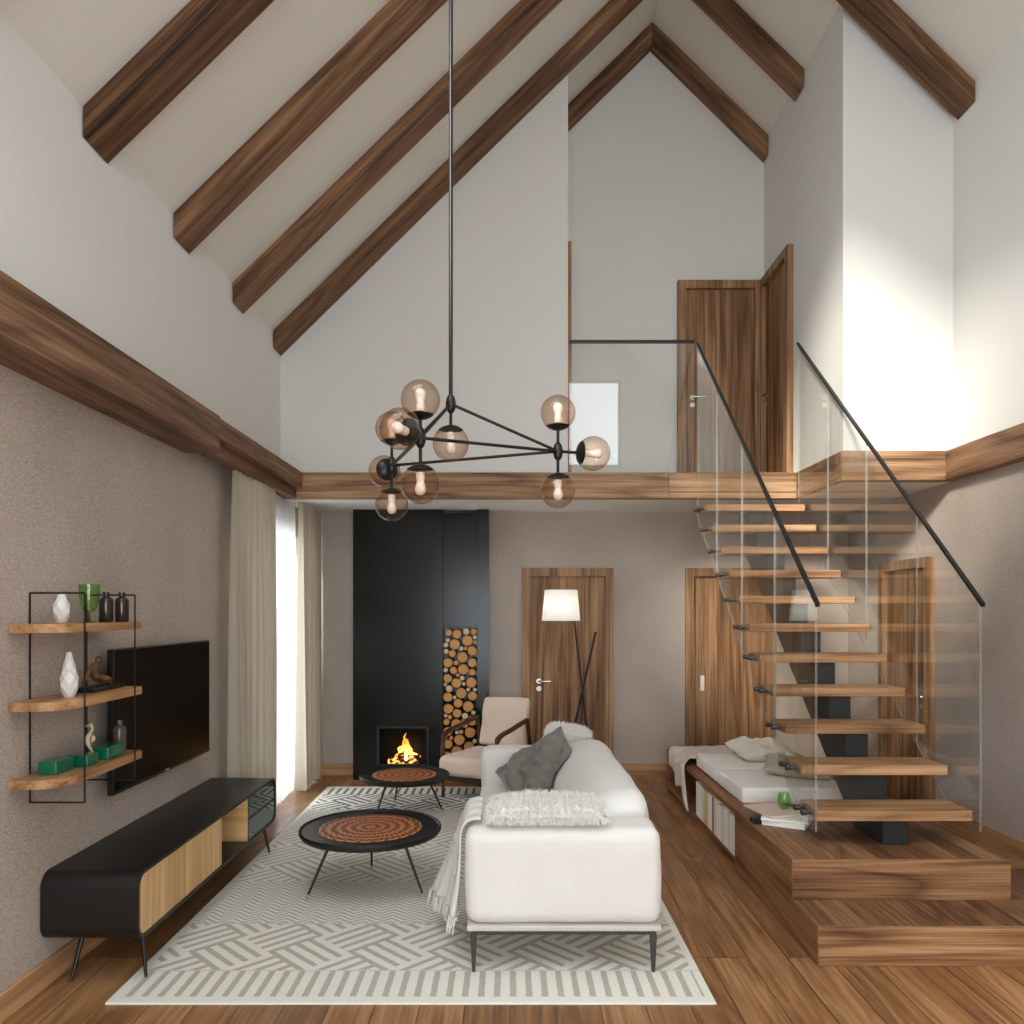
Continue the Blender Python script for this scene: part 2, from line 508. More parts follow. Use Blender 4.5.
def m_rug():
    n = N('woven_rug')
    v = n.coord()
    x, y, z = n.sep(v)
    wob = n.math('MULTIPLY', n.math('SUBTRACT', n.noise(v, 45, 2), .5), .007)
    x = n.math('ADD', x, wob); yy = n.math('ADD', y, wob)
    def st(t, duty): return n.math('LESS_THAN', n.math('FRACT', t), duty)
    # stripes that run across the end bands
    s1 = st(n.math('MULTIPLY', x, 1/.068), .4)
    # slanted basket weave
    def basket(c, lines, ang, sq):
        ca, sa = math.cos(ang), math.sin(ang)
        U = n.math('ADD', n.math('MULTIPLY', x, ca), n.math('MULTIPLY', yy, sa))
        V = n.math('SUBTRACT', n.math('MULTIPLY', yy, ca), n.math('MULTIPLY', x, sa))
        a = n.math('FLOOR', n.math('DIVIDE', U, c)); b = n.math('FLOOR', n.math('DIVIDE', V, c))
        ch = n.math('MODULO', n.math('ABSOLUTE', n.math('ADD', a, b)), 2.0)
        su = st(n.math('MULTIPLY', U, lines/c), sq); sv = st(n.math('MULTIPLY', V, lines/c), sq)
        k = n.math('ADD', n.math('MULTIPLY', ch, su), n.math('MULTIPLY', n.math('SUBTRACT', 1.0, ch), sv))
        return k
    s2 = basket(.27, 4, PI/4, .42)
    s4 = basket(.36, 6, PI/4, .34)
    # fine zigzag
    zx = n.math('ABSOLUTE', n.math('SUBTRACT', n.math('FRACT', n.math('MULTIPLY', x, 1/.14)), .5))
    s3 = st(n.math('MULTIPLY', n.math('ADD', yy, n.math('MULTIPLY', zx, .12)), 1/.042), .4)
    # teal lines at the far end, paler ones nearer
    d = n.math('ABSOLUTE', n.math('SUBTRACT', yy, 5.375))      # symmetric about the middle
    def band(a, b): return n.math('MULTIPLY', n.math('GREATER_THAN', d, a), n.math('LESS_THAN', d, b))
    pat = n.math('MULTIPLY', s1, band(1.745, 1.985))
    for s, a, b in ((s2, 1.20, 1.735), (s3, .55, 1.19), (s4, -1, .54)):
        pat = n.math('ADD', pat, n.math('MULTIPLY', s, band(a, b)))
    inside = n.math('MULTIPLY', n.math('GREATER_THAN', x, -1.655), n.math('LESS_THAN', x, .825))
    pat = n.math('MULTIPLY', pat, inside)
    seam = n.math('ADD', band(1.735, 1.745), n.math('ADD', band(1.19, 1.20), band(.54, .55)))
    pat = n.math('MAXIMUM', pat, n.math('MULTIPLY', seam, .5))
    fuzz = n.noise(v, 130, 3, .6)
    pat = n.math('MULTIPLY', pat, n.math('ADD', n.math('MULTIPLY', fuzz, .7), .45), clamp=True)
    pile = n.noise(v, 260, 2, .6)
    far = n.math('MULTIPLY', n.math('SUBTRACT', yy, 6.2), 2.2, clamp=True)       # teal far end; nearer lines painted paler, as if washed out by gloss
    dark = n.mix(far, L((170, 167, 154)), L((46, 74, 70)))
    base = n.mix(pile, L((222, 218, 206)), L((242, 239, 229)))
    col = n.mix(pat, base, dark)
    p = n.principled(col, .95)
    p.inputs['Specular IOR Level'].default_value = .1
    h = n.math('SUBTRACT', n.math('MULTIPLY', pile, .5), n.math('MULTIPLY', pat, 1.2))
    n.l(n.bump(h, .5, .006), p.inputs['Normal'])
    return n.m
M['rug'] = m_rug()

def m_mandala():
    n = N('carved_copper_inset')
    v = n.coord()
    x, y, z = n.sep(v)
    r = n.math('SQRT', n.math('ADD', n.math('MULTIPLY', x, x), n.math('MULTIPLY', y, y)))
    a = n.math('ARCTAN2', y, x)
    p1 = n.math('SINE', n.math('MULTIPLY', a, 24.0))
    p2 = n.math('SINE', n.math('ADD', n.math('MULTIPLY', a, 48.0), n.math('MULTIPLY', r, 90.0)))
    rr = n.math('SINE', n.math('MULTIPLY', r, 175.0))
    rings = n.math('SINE', n.math('MULTIPLY', r, 110.0))
    f = n.math('ADD', n.math('MULTIPLY', p1, rr), n.math('MULTIPLY', p2, .6))
    f = n.math('ADD', f, n.math('MULTIPLY', rings, .9))
    f = n.math('ADD', f, n.math('MULTIPLY', n.math('SUBTRACT', n.noise(v, 60, 3), .5), 1.6))
    f = n.math('ADD', n.math('MULTIPLY', f, .28), .5, clamp=True)
    col = n.ramp(f, [(.25, L((70, 36, 20))), (.5, L((158, 92, 54))), (.85, L((206, 138, 88)))])
    p = n.principled(col, .55)
    n.l(n.bump(f, .5, .004), p.inputs['Normal'])
    return n.m
M['mandala'] = m_mandala()

def m_logend(name, c0, c1, c2):
    n = N(name)
    v = n.coord(False)
    x, y, z = n.sep(v)
    wob = n.math('MULTIPLY', n.noise(n.coord(True), 2.0, 2), .25)
    r = n.math('SQRT', n.math('ADD', n.math('MULTIPLY', x, x), n.math('MULTIPLY', z, z)))
    r = n.math('ADD', r, wob)
    s = n.math('ABSOLUTE', n.math('SINE', n.math('MULTIPLY', r, 14.0)))
    col = n.mix(n.math('MULTIPLY', s, .9), L(c1), L(c0))
    edge = n.math('MULTIPLY', n.math('SUBTRACT', r, .92), 8.0, clamp=True)
    col = n.mix(edge, col, L(c2))
    n.principled(col, .8)
    return n.m
M['logend'] = m_logend('golden_log_end', (160, 100, 46), (228, 178, 104), (120, 78, 44))
M['logend2'] = m_logend('pale_log_end', (176, 146, 110), (230, 212, 186), (130, 100, 74))
M['bark'] = plain('bark', (58, 42, 30), .9, .6, 60)

def m_flame(hot, cool, z0, z1, st):
    n = N('flame')
    v = n.coord()
    x, y, z = n.sep(v)
    t = n.math('DIVIDE', n.math('SUBTRACT', z, z0), z1-z0, clamp=True)
    e = n.n('ShaderNodeEmission'); n.l(n.ramp(t, [(0, hot), (.45, (1, .55, .12, 1)), (1, cool)]), e.inputs[0])
    n.setv(e.inputs[1], n.math('ADD', n.math('MULTIPLY', n.math('SUBTRACT', 1.0, t), st), .4))
    tr = n.n('ShaderNodeBsdfTransparent')
    mx = n.n('ShaderNodeMixShader')
    lw = n.n('ShaderNodeLayerWeight'); lw.inputs[0].default_value = .35
    n.l(n.math('MULTIPLY', n.math('SUBTRACT', 1.0, lw.outputs['Facing']), n.math('ADD', n.noise(v, 30, 3), .35), clamp=True), mx.inputs[0])
    n.l(tr.outputs[0], mx.inputs[1]); n.l(e.outputs[0], mx.inputs[2]); n.l(mx.outputs[0], n.out.inputs[0])
    return n.m
M['flame'] = m_flame((1, .9, .62, 1), (1, .28, .03, 1), 0, .22, .75)

def m_ember():
    n = N('burning_wood')
    v = n.coord(True)
    f = n.noise(v, 22, 4, .6)
    p = n.principled(n.ramp(f, [(.35, L((30, 18, 12))), (.7, L((150, 90, 50)))]), .9)
    p.inputs['Emission Color'].default_value = (1, .35, .08, 1)
    n.setv(p.inputs['Emission Strength'], n.math('MULTIPLY', n.math('GREATER_THAN', f, .54), .5))
    return n.m
M['ember'] = m_ember()

# ------------------------------------------------------------------ room shell
XL, XR = -2.04, 3.38          # inner faces of the side walls
YB, YF = 8.0, -1.2            # back wall, front wall
ZC, ZL = 2.63, 2.85           # underside of the loft, loft floor
RX, RZ, RK = 1.40, 7.43, .982     # ridge and pitch
def roof(x): return RZ - RK*abs(x-RX)
def struct(name, bm, mats, parent=None, smooth=None):
    o = obj(name, bm, mats, parent, smooth)
    if parent is None: tag(o, kind='structure')
    return o

struct('floor', box(B(), XL-.2, XR+.2, YF-.2, YB+.2, -.12, 0), M['floor'])
# left wall with the tall window behind the curtains
WY0, WY1, WZ1 = 5.95, 7.75, 2.35
bm = B()
box(bm, XL-.2, XL, YF-.2, WY0, 0, 2.74)
box(bm, XL-.2, XL, WY1, YB+.2, 0, 2.74)
box(bm, XL-.2, XL, WY0, WY1, WZ1, 2.74)
struct('wall_left', bm, M['taupe'])
struct('wall_left_upper', box(B(), XL-.2, XL, YF-.2, YB+.2, 2.74, roof(XL)), M['white'])
struct('wall_right', box(B(), XR, XR+.2, YF-.2, YB+.2, 0, 2.74), M['taupe'])
struct('wall_right_upper', box(B(), XR, XR+.2, YF-.2, YB+.2, 2.74, roof(XR)), M['white'])
struct('wall_back', box(B(), XL, XR, YB, YB+.2, 0, 2.74), M['taupe'])
def gable(x0, x1, z0):
    pts = [(x0, z0), (x1, z0), (x1, roof(x1))]
    if x0 < RX < x1: pts.append((RX, RZ))
    pts.append((x0, roof(x0)))
    return pts
struct('wall_back_upper', prism(B(), gable(XL, XR, 2.74), YB, YB+.2), M['white'])
struct('wall_loft_room', prism(B(), gable(XL, .516, ZL), 7.114, YB), M['white'])
struct('wall_loft_box', prism(B(), gable(2.54, XR, ZL), 6.1, YB), M['white'])
# front wall behind the viewpoint with its glazing openings
bm = B()
fw = [(-1.3, 1.7, 0.02, 2.6), (.2, 2.14, 4.38, 6.08)]     # openings x0,x1,z0,z1
box(bm, XL, -1.3, YF-.2, YF, 0, 2.74); box(bm, 1.7, XR, YF-.2, YF, 0, 2.74)
box(bm, -1.3, 1.7, YF-.2, YF, 2.6, 2.74)
prism(bm, [(XL, 2.74), (.2, 2.74), (.2, roof(.2)), (XL, roof(XL))], YF-.2, YF)
prism(bm, [(2.14, 2.74), (XR, 2.74), (XR, roof(XR)), (2.14, roof(2.14))], YF-.2, YF)
box(bm, .2, 2.14, YF-.2, YF, 2.74, 4.38)
prism(bm, [(.2, 6.08), (2.14, 6.08), (2.14, roof(2.14)), (RX, RZ), (.2, roof(.2))], YF-.2, YF)
struct('wall_front', bm, M['white'])
# roof slopes; an unseen skylight added in the left one lets the sun in
SX0, SX1, SY0, SY1 = -1.85, .3, -.3, 2.75
T = .2
def slope(bm, x0, x1, y0, y1):
    prism(bm, [(x0, roof(x0)), (x1, roof(x1)), (x1, roof(x1)+T), (x0, roof(x0)+T)], y0, y1)
bm = B()
slope(bm, XL-.2, RX, YF-.2, SY0); slope(bm, XL-.2, RX, SY1, YB+.2)
slope(bm, XL-.2, SX0, SY0, SY1); slope(bm, SX1, RX, SY0, SY1)
slope(bm, RX, XR+.2, YF-.2, YB+.2)
struct('ceiling', bm, M['ceil'])
# loft slab
bm = B()
box(bm, XL, 2.54, 7.09, YB, ZC, ZL); box(bm, 2.54, XR, 6.13, YB, ZC, ZL)
struct('ceiling_under_loft', bm, M['soffit'])
# walnut edge of the loft and beams along the side walls
struct('trim_1', box(B(), XL+.001, 1.385, 6.99, 7.09, ZC-.002, ZL+.003, .004, 1), M['fascia'])
bm = B(); box(bm, 1.387, 2.54, 6.99, 7.09, ZC+.05, ZL+.003, .004, 1); box(bm, 1.387, 2.54, 7.0, 7.09, ZC-.002, ZC+.048)
struct('trim_2', bm, M['fascia'])
struct('trim_3', box(B(), 2.502, 2.55, 6.131, 6.99, ZC-.002, ZL+.003, .004, 1), M['beamY'])
struct('trim_4', box(B(), 2.502, 3.29, 6.035, 6.13, ZC-.002, ZL+.003, .004, 1), M['fascia'])
struct('trim_5', box(B(), 3.29, XR, YF, 6.13, ZC, ZL+.003, .006, 1), M['beamY'])
struct('trim_6', box(B(), XL, -1.81, YF, 5.0, ZC, ZL+.012, .006, 1), M['beamY'])
bm = B(); box(bm, XL, -1.812, 5.0, 6.989, 2.72, ZL+.003, .006, 1); box(bm, -1.95, -1.868, 5.0, 6.989, ZC, 2.72)
struct('trim_7', bm, M['beamY'])
struct('trim_8', box(B(), .517, .548, 7.114, 7.20, ZL, 4.93), M['casing'])
# baseboards
struct('baseboard_left', box(B(), XL, XL+.016, YF, 5.6, 0, .117, .003, 1), M['base'])
bm = B(); box(bm, XL, -1.53, YB-.016, YB, 0, .117)
box(bm, -.19, .12, YB-.016, YB, 0, .117); box(bm, 1.035, 1.745, YB-.016, YB, 0, .117); box(bm, 2.635, XR, YB-.016, YB, 0, .117)
struct('baseboard_back', bm, M['baseX'])
bm = B(); box(bm, XR-.016, XR, YF, 6.34, 0, .117); box(bm, XR-.016, XR, 7.24, YB-.02, 0, .117)
struct('baseboard_right', bm, M['base'])

# windows
def window_frame(name, axis, p0, p1, a0, a1, z0, z1, nm, nh=0):
    """frame box pieces in the wall; axis X: wall normal along X"""
    e = empty(name, (0, 0, 0)); tag(e, kind='structure')
    def bb(bm, a, b, z_0, z_1, q0=None, q1=None):
        q0 = p0 if q0 is None else q0; q1 = p1 if q1 is None else q1
        if axis == 'X': box(bm, q0, q1, a, b, z_0, z_1)
        else: box(bm, a, b, q0, q1, z_0, z_1)
    bm = B(); w = .06
    bb(bm, a0, a0+w, z0, z1); bb(bm, a1-w, a1, z0, z1)
    bb(bm, a0+w, a1-w, z0, z0+w); bb(bm, a0+w, a1-w, z1-w, z1)
    for i in range(1, nm):
        c = a0+(a1-a0)*i/nm; bb(bm, c-w/2, c+w/2, z0+w, z1-w)
    obj('window_frame', bm, M['winframe'], e)
    pm = (p0+p1)/2
    bm = B(); bb(bm, a0+w, a1-w, z0+w, z1-w, pm-.004, pm+.004)
    obj('pane', bm, M['pane'], e)
    return e
window_frame('window_1', 'X', XL-.17, XL-.1, WY0, WY1, 0.02, WZ1, 2)
window_frame('window_2', 'Y', YF-.17, YF-.1, -1.3, 1.7, .02, 2.6, 3)
window_frame('window_3', 'Y', YF-.17, YF-.1, .2, 2.14, 4.38, 6.08, 1)
e = empty('added_skylight', (SX0, SY0, roof(SX0))); tag(e, kind='structure')  # out of view; added and sized to throw the sun patches
bm = B()
def sl2(bm, x0, x1, y0, y1, h0, h1):
    prism(bm, [(x0, roof(x0)+h0), (x1, roof(x1)+h0), (x1, roof(x1)+h1), (x0, roof(x0)+h1)], y0, y1)
for k in range(4):
    yy = SY0+(SY1-SY0-.07)*k/3
    sl2(bm, SX0, SX1, yy, yy+.07, .08, .16)
sl2(bm, SX0, SX0+.06, SY0, SY1, .08, .16); sl2(bm, SX1-.06, SX1, SY0, SY1, .08, .16)
obj('window_frame', bm, M['winframe'], e)
bm = B(); sl2(bm, SX0, SX1, SY0, SY1, .115, .125)
obj('pane', bm, M['pane'], e)

# ------------------------------------------------------------------ rafters
def rafter(side, xa, xb, y0, y1, dv, label):
    """side -1: left slope from the wall xa up to the ridge xb; +1: right slope from the ridge down to xb"""
    o = bpy.data.objects.new('rafter', None)
    e = .003
    za, zb = roof(xa)-e, roof(xb)-e
    pts = [(xa, za), (xb, zb), (xb, zb-dv), (xa, za-dv)]
    ang = math.atan(RK)*(1 if side < 0 else -1)
    c, s = math.cos(ang), math.sin(ang)
    lp = []
    for x, z in pts:
        dx, dz = x-xa, z-za
        lp.append((dx*c+dz*s, -dx*s+dz*c))
    bm = B(); prism(bm, lp, 0, y1-y0)
    bmesh.ops.bevel(bm, geom=list(bm.edges), offset=.005, segments=1, affect='EDGES')
    ob = obj('rafter', bm, M['beam'])
    ob.location = (xa, y0, za)
    ob.rotation_euler = (0, -ang, 0)
    tag(ob, label, 'beam', 'walnut rafters under the sloping ceiling')
    return ob
e = .004
rafter(-1, XL+e, RX-.002, 2.78, 3.02, .15, 'walnut rafter on the left slope showing only as a corner at the upper left')
rafter(-1, XL+e, RX-.002, 3.81, 4.05, .15, 'walnut rafter on the left slope with the thickest, nearest full lower end')
rafter(-1, XL+e, RX-.002, 4.837, 5.077, .15, 'walnut rafter on the left slope, third from the loft wall counting inward')
rafter(-1, XL+e, RX-.002, 5.871, 6.105, .15, 'walnut rafter on the left slope, next to the one against the loft wall')
rafter(-1, XL+e, RX-.002, 6.875, 7.11, .15, 'walnut rafter on the left slope lying against the white loft wall')
rafter(-1, .52, RX-.002, 7.85, 7.995, .2, 'short walnut rafter left of the peak on the far gable wall')
rafter(1, RX+.002, XR-e, 5.80, 6.03, .15, 'walnut rafter on the right slope ending on the right wall beside the white box')
rafter(1, RX+.002, 2.536, 6.89, 7.11, .15, 'walnut rafter on the right slope ending over the upper right wood door wall')
rafter(1, RX+.002, 2.536, 7.85, 7.995, .2, 'walnut rafter right of the peak on the far gable wall')

# ------------------------------------------------------------------ doors
def door(name, loc, rz, W, H, hx, hz, kind='lever', flip=1, key=True):
    """local: wall face y=0, door faces -y, x from 0 to W"""
    e = empty(name, loc, rz); tag(e, kind='structure')
    cw, pr = .08, .055
    bm = B()
    prism(bm, [(0, 0), (cw, 0), (cw, H-cw), (W-cw, H-cw), (W-cw, 0), (W, 0), (W, H), (0, H)], -pr, -.001)
    obj('door_casing', bm, M['casing'], e, local=True)
    bm = B(); box(bm, cw+.002, W-cw-.002, -.012, -.001, .005, H-cw-.002)
    obj('door_panel', bm, M['doorw'], e, local=True)
    bm = B()
    if kind == 'lever':
        lathe(bm, [(.026, 0), (.026, .012), (0, .012)], (hx, -.012, hz), 16, 0, Matrix.Rotation(PI/2, 4, 'X'))
        tube(bm, [(hx, -.014, hz), (hx, -.06, hz), (hx+.012*flip, -.064, hz), (hx+.12*flip, -.064, hz)], .009, 8)
        if key:
            lathe(bm, [(.026, 0), (.026, .01), (.008, .01), (.008, .006), (0, .006)], (hx, -.012, hz-.075), 16, 0, Matrix.Rotation(PI/2, 4, 'X'))
        obj('door_handle', bm, M['steel'], e, smooth=40, local=True)
    else:
        box(bm, hx-.02, hx+.02, -.02, -.011, hz-.075, hz+.075, .006, 2)
        obj('door_handle', bm, M['handle'], e, local=True)
    return e
door('door_1', (.125, YB, 0), 0, .903, 2.067, .163, .94)
door('door_2', (1.75, YB, 0), 0, .88, 2.067, .17, .92, 'pull')
door('door_3', (XR, 7.23, 0), -PI/2, .876, 2.075, .70, .94, flip=-1)
door('door_4', (1.67, YB, ZL), 0, .845, 2.08, .15, .92)
door('door_5', (2.54, YB-.01, ZL), -PI/2, .82, 2.08, .14, .9)

# ------------------------------------------------------------------ curtains
def drape(name, y0, y1, x, amp, folds, z0, z1, mat, label, seed, gather=0):
    rnd = random.Random(seed)
    ph = rnd.random()*6
    nu, nz = int(folds*14), 30
    bm = B()
    rows = []
    for j in range(nz+1):
        t = j/nz
        z = z0+(z1-z0)*t
        row = []
        for i in range(nu+1):
            q = i/nu
            a = amp*(.55+.45*(1-t))*(1+.4*math.sin(q*9+ph+t*1.2))
            fl = math.sin(q*folds*2*PI+ph+.5*math.sin(t*3+q*5))
            fl = math.copysign(abs(fl)**.75, fl)
            yy = y0+(y1-y0)*q + gather*math.sin(t*PI)*(q-.5)
            row.append(bm.verts.new((x+a*fl, yy+.01*math.cos(q*folds*2*PI), z)))
        rows.append(row)
    for j in range(nz):
        for i in range(nu):
            bm.faces.new((rows[j][i], rows[j][i+1], rows[j+1][i+1], rows[j+1][i]))
    o = obj(name, bm, mat, smooth=180)
    tag(o, label, 'curtain')
    return o
drape('drape', 5.56, 6.48, -1.92, .045, 9, .012, 2.625, M['drape'], 'beige linen drape beside the television wall, the wider one of the pair', 3, .06)
drape('sheer_curtain', 6.40, 7.36, -1.985, .03, 11, .012, 2.625, M['sheer'], 'white sheer voile curtain glowing between two beige drapes', 5)
drape('drape', 7.22, 7.97, -1.90, .045, 7, .012, 2.625, M['drape'], 'beige linen drape in the corner near the black fireplace', 4)

# ------------------------------------------------------------------ rug
o = obj('rug', box(B(), -1.69, .862, 3.335, 7.42, .001, .012, .004, 2), M['rug'])
tag(o, 'large cream woven rug with grey-green geometric bands', 'rug')
RT = .0145

# ------------------------------------------------------------------ media console
e = empty('media_console', (-1.82, 4.55, 0), 0, 'long low black media console with oak door on thin black legs', 'cabinet')
y0, y1, z0, z1 = 3.465, 5.51, .207, .507
xb, xf = -2.035, -1.61
bm = B()
outer = rrect(y0, y1, z0, z1, .07, 8)
inner = rrect(y0+.016, y1-.016, z0+.016, z1-.016, .055, 8)
n = len(outer)
rings = [[bm.verts.new((x, p[0], p[1])) for p in lp] for x, lp in ((xb, outer), (xf, outer), (xf, inner), (xb+.02, inner))]
for a in range(3):
    for i in range(n):
        bm.faces.new((rings[a][i], rings[a][(i+1) % n], rings[a+1][(i+1) % n], rings[a+1][i]))
bm.faces.new(rings[0]); bm.faces.new(rings[3])
obj('cabinet_body', bm, M['matte'], e, smooth=35)
d = obj('door', prism(B(), rrect(y0+.018, 4.48, z0+.018, z1-.018, .053, 8, (1, 0, 0, 1)), xf-.022, xf-.004, 'X'), M['oak'], e)
d['label'] = 'light oak sliding door with rounded corners'
bm = B(); box(bm, xb+.025, xf-.01, 4.93, 4.945, z0+.017, z1-.017); box(bm, xb+.022, xb+.03, 4.5, 4.93, z0+.017, z1-.017)
o = obj('inner_panel', bm, M['oakY'], e); o['label'] = 'oak lining of the open compartment'
obj('divider', box(B(), xf-.2, xf-.012, 4.947, 5.48, .352, .368), M['dkbrown'], e)
dr = prism(B(), rrect(4.948, y1-.018, .37, z1-.018, .053, 6, (0, 0, 1, 0)), xf-.02, xf-.006, 'X')
o = obj('drawer_front', dr, M['mirror'], e); o['label'] = 'smoked mirror drawer front'
dr = prism(B(), rrect(4.948, y1-.018, z0+.018, .35, .053, 6, (0, 1, 0, 0)), xf-.02, xf-.006, 'X')
o = obj('drawer_front', dr, M['mirror'], e); o['label'] = 'smoked mirror drawer front'
for (tx, ty, fx, fy, fz) in ((-1.67, 3.63, -1.617, 3.555, RT+.004), (-1.93, 3.63, -1.95, 3.555, 0), (-1.67, 5.40, -1.617, 5.38, RT+.004), (-1.97, 5.40, -1.985, 5.38, 0)):
    obj('leg', tube(B(), [(tx, ty, z0+.001), (fx, fy, fz)], [.013, .007], 10), M['black'], e, smooth=40)

# ------------------------------------------------------------------ television
e = empty('television', (-1.97, 4.57, .73), 0, 'flat black television mounted on the taupe wall', 'television')
bm = B(); box(bm, -1.985, -1.952, 3.94, 5.2, .732, 1.455, .004, 1); 
obj('casing', bm, M['tvbez'], e)
obj('wall_mount', box(B(), XL+.001, -1.986, 4.2, 4.95, .85, 1.3), M['black'], e)
obj('screen', box(B(), -1.9535, -1.9505, 3.952, 5.188, .752, 1.445), M['screen'], e)
bm = B()
for k, (a, b) in enumerate(((0, .012), (.017, .029), (.034, .046))):
    box(bm, -1.952, -1.950, 4.53+a, 4.53+b, .738, .748)
obj('logo', bm, M['logo'], e)

# ------------------------------------------------------------------ wall shelf and what stands on it
e = empty('wall_shelf', (-1.93, 3.6, .83), 0, 'three-tier wooden wall shelf held by thin black wire frames', 'shelf')
for zt in (.955, 1.272, 1.592):
    pts = [(XL+.003, 3.25), (-1.95, 3.25)]
    for i in range(9):
        a = -PI/2+PI/2*i/8
        pts.append((-1.95+.13*math.cos(a), 3.40+.15*math.sin(a)))
    for i in range(5):
        a = PI/2*i/4
        pts.append((-1.85+.03*math.cos(a), 3.95+.03*math.sin(a)))
    pts += [(XL+.003, 3.98)]
    bm = prism(B(), pts, zt-.036, zt, 'Z')
    obj('shelf_board', bm, M['shelfw'], e, smooth=30)
for yy in (3.392, 3.846):
    bm = B(); r = .0042
    a, b = XL+.005, -1.803
    lo, hi = .834, 1.722
    for p, q in (((a, lo), (b, lo)), ((b, lo), (b, hi)), ((b, hi), (a, hi)), ((a, hi), (a, lo))):
        tube(bm, [(p[0], yy, p[1]), (q[0], yy, q[1])], r, 6)
    obj('wire_frame', bm, M['black'], e)
S1, S2, S3 = 1.5925, 1.2725, .9555

def facet_vase(name, c, h, prof, label):
    bm = B(); seg = 6; rows = len(prof)
    rg = []
    for j, r in enumerate(prof):
        z = h*j/(rows-1)
        rg.append([bm.verts.new((c[0]+r*math.cos(2*PI*(k+.5*(j % 2))/seg), c[1]+r*math.sin(2*PI*(k+.5*(j % 2))/seg), c[2]+z)) for k in range(seg)])
    for j in range(rows-1):
        for k in range(seg):
            a, b = rg[j], rg[j+1]
            k2 = (k+1) % seg
            if j % 2 == 0:
                bm.faces.new((a[k], a[k2], b[k])); bm.faces.new((a[k2], b[k2], b[k]))
            else:
                bm.faces.new((a[k], b[k2], b[k])); bm.faces.new((a[k], a[k2], b[k2]))
    bm.faces.new(rg[0][::-1]); bm.faces.new(rg[-1])
    o = obj(name, bm, M['ceramic'])
    return tag(o, label, 'vase', 'white faceted vases on the wall shelf')
facet_vase('faceted_vase', (-1.945, 3.47, S1), .132, [.018, .031, .036, .033, .022, .012], 'white faceted vase on the top shelf beside the green goblet')
facet_vase('faceted_vase', (-1.912, 3.47, S2), .195, [.021, .033, .0385, .037, .031, .024, .017, .011], 'taller white faceted vase on the middle shelf')

def bottle(c, h, r, mat, label, group=None):
    prof = [(r*.9, 0), (r, h*.04), (r, h*.68), (r*.96, h*.74), (r*.8, h*.8), (r*.52, h*.84), (r*.42, h*.87), (r*.42, h*.93), (r*.5, h*.935), (r*.5, h), (r*.3, h), (r*.3, h*.9), (0, h*.9)]
    o = obj('bottle', lathe(B(), prof, c, 24), mat, smooth=50)
    return tag(o, label, 'bottle', group)
bottle((-1.90, 3.765, S1), .142, .031, M['bottle'], 'dark brown bottle on the top shelf next to the green goblet')
bottle((-1.865, 3.845, S1), .142, .031, M['bottle'], 'dark brown bottle at the end of the top shelf')
bottle((-1.905, 3.905, S3), .158, .03, M['bottleg'], 'smoky grey bottle at the end of the bottom shelf')

e = empty('goblet', (-1.925, 3.66, S1), 0, 'green glass goblet on the top wall shelf', 'goblet')
obj('cup', lathe(B(), [(0, .042), (.010, .043), (.022, .050), (.032, .064), (.039, .090), (.043, .13), (.046, .175), (.044, .175), (.041, .13), (.037, .092), (.030, .067), (.020, .054), (0, .048)], (-1.925, 3.66, S1), 28), M['greeng'], e, smooth=60)
o = obj('stem', lathe(B(), [(.028, 0), (.028, .003), (.008, .007), (.005, .02), (.005, .042), (0, .042)], (-1.925, 3.66, S1), 20), M['bottle'], e, smooth=50)
o['label'] = 'dark stem and foot'

e = empty('figurine', (-1.93, 3.80, S2), 0, 'brown wooden figurine leaning on one arm on a dark base', 'figurine')
obj('plinth', box(B(), -1.985, -1.895, 3.64, 3.93, S2, S2+.02, .003, 1), M['black'], e)
bm = B()
zb = S2+.02
def fp(*p): return [(-1.94+a, 3.78+b, zb+c) for a, b, c in p]
tube(bm, spline(fp((-.01, -.02, .045), (-.012, -.028, .07), (-.008, -.03, .095), (0, -.022, .112)), 5), [.016, .016, .016, .016, .016, .017, .018, .019, .019, .018, .017, .015, .013, .010, .008, .007], 10)
sph(bm, fp((.004, -.016, .124))[0], .0165, 14, 10, (.9, 1.15, 1))
tube(bm, spline(fp((-.012, -.036, .1), (-.02, -.075, .055), (-.022, -.105, .002)), 5), [.009]*11, 8)
tube(bm, spline(fp((-.01, -.02, .05), (.01, .02, .035), (.015, .06, .028), (.01, .085, .004)), 5), [.017]*4+[.015]*5+[.012]*4+[.009]*3, 10)
tube(bm, spline(fp((-.02, -.02, .05), (-.015, .03, .022), (-.01, .085, .012), (-.01, .125, .008)), 5), [.016]*4+[.014]*5+[.011]*4+[.008]*3, 10)
obj('figure', bm, M['figw'], e, smooth=60)

def glass_block(x0, x1, y0, y1, h, label):
    bm = box(B(), x0, x1, y0, y1, S3, S3+h, .003, 2)
    o = obj('glass_box', bm, M['teal'])
    return tag(o, label, 'box', 'emerald boxes on the bottom wall shelf')
glass_block(-1.985, -1.905, 3.36, 3.50, .055, 'emerald green box nearest the rounded shelf end')
glass_block(-1.965, -1.865, 3.53, 3.63, .052, 'emerald green box in the middle below the seahorse')
glass_block(-1.955, -1.86, 3.70, 3.86, .058, 'emerald green box next to the smoky bottle')

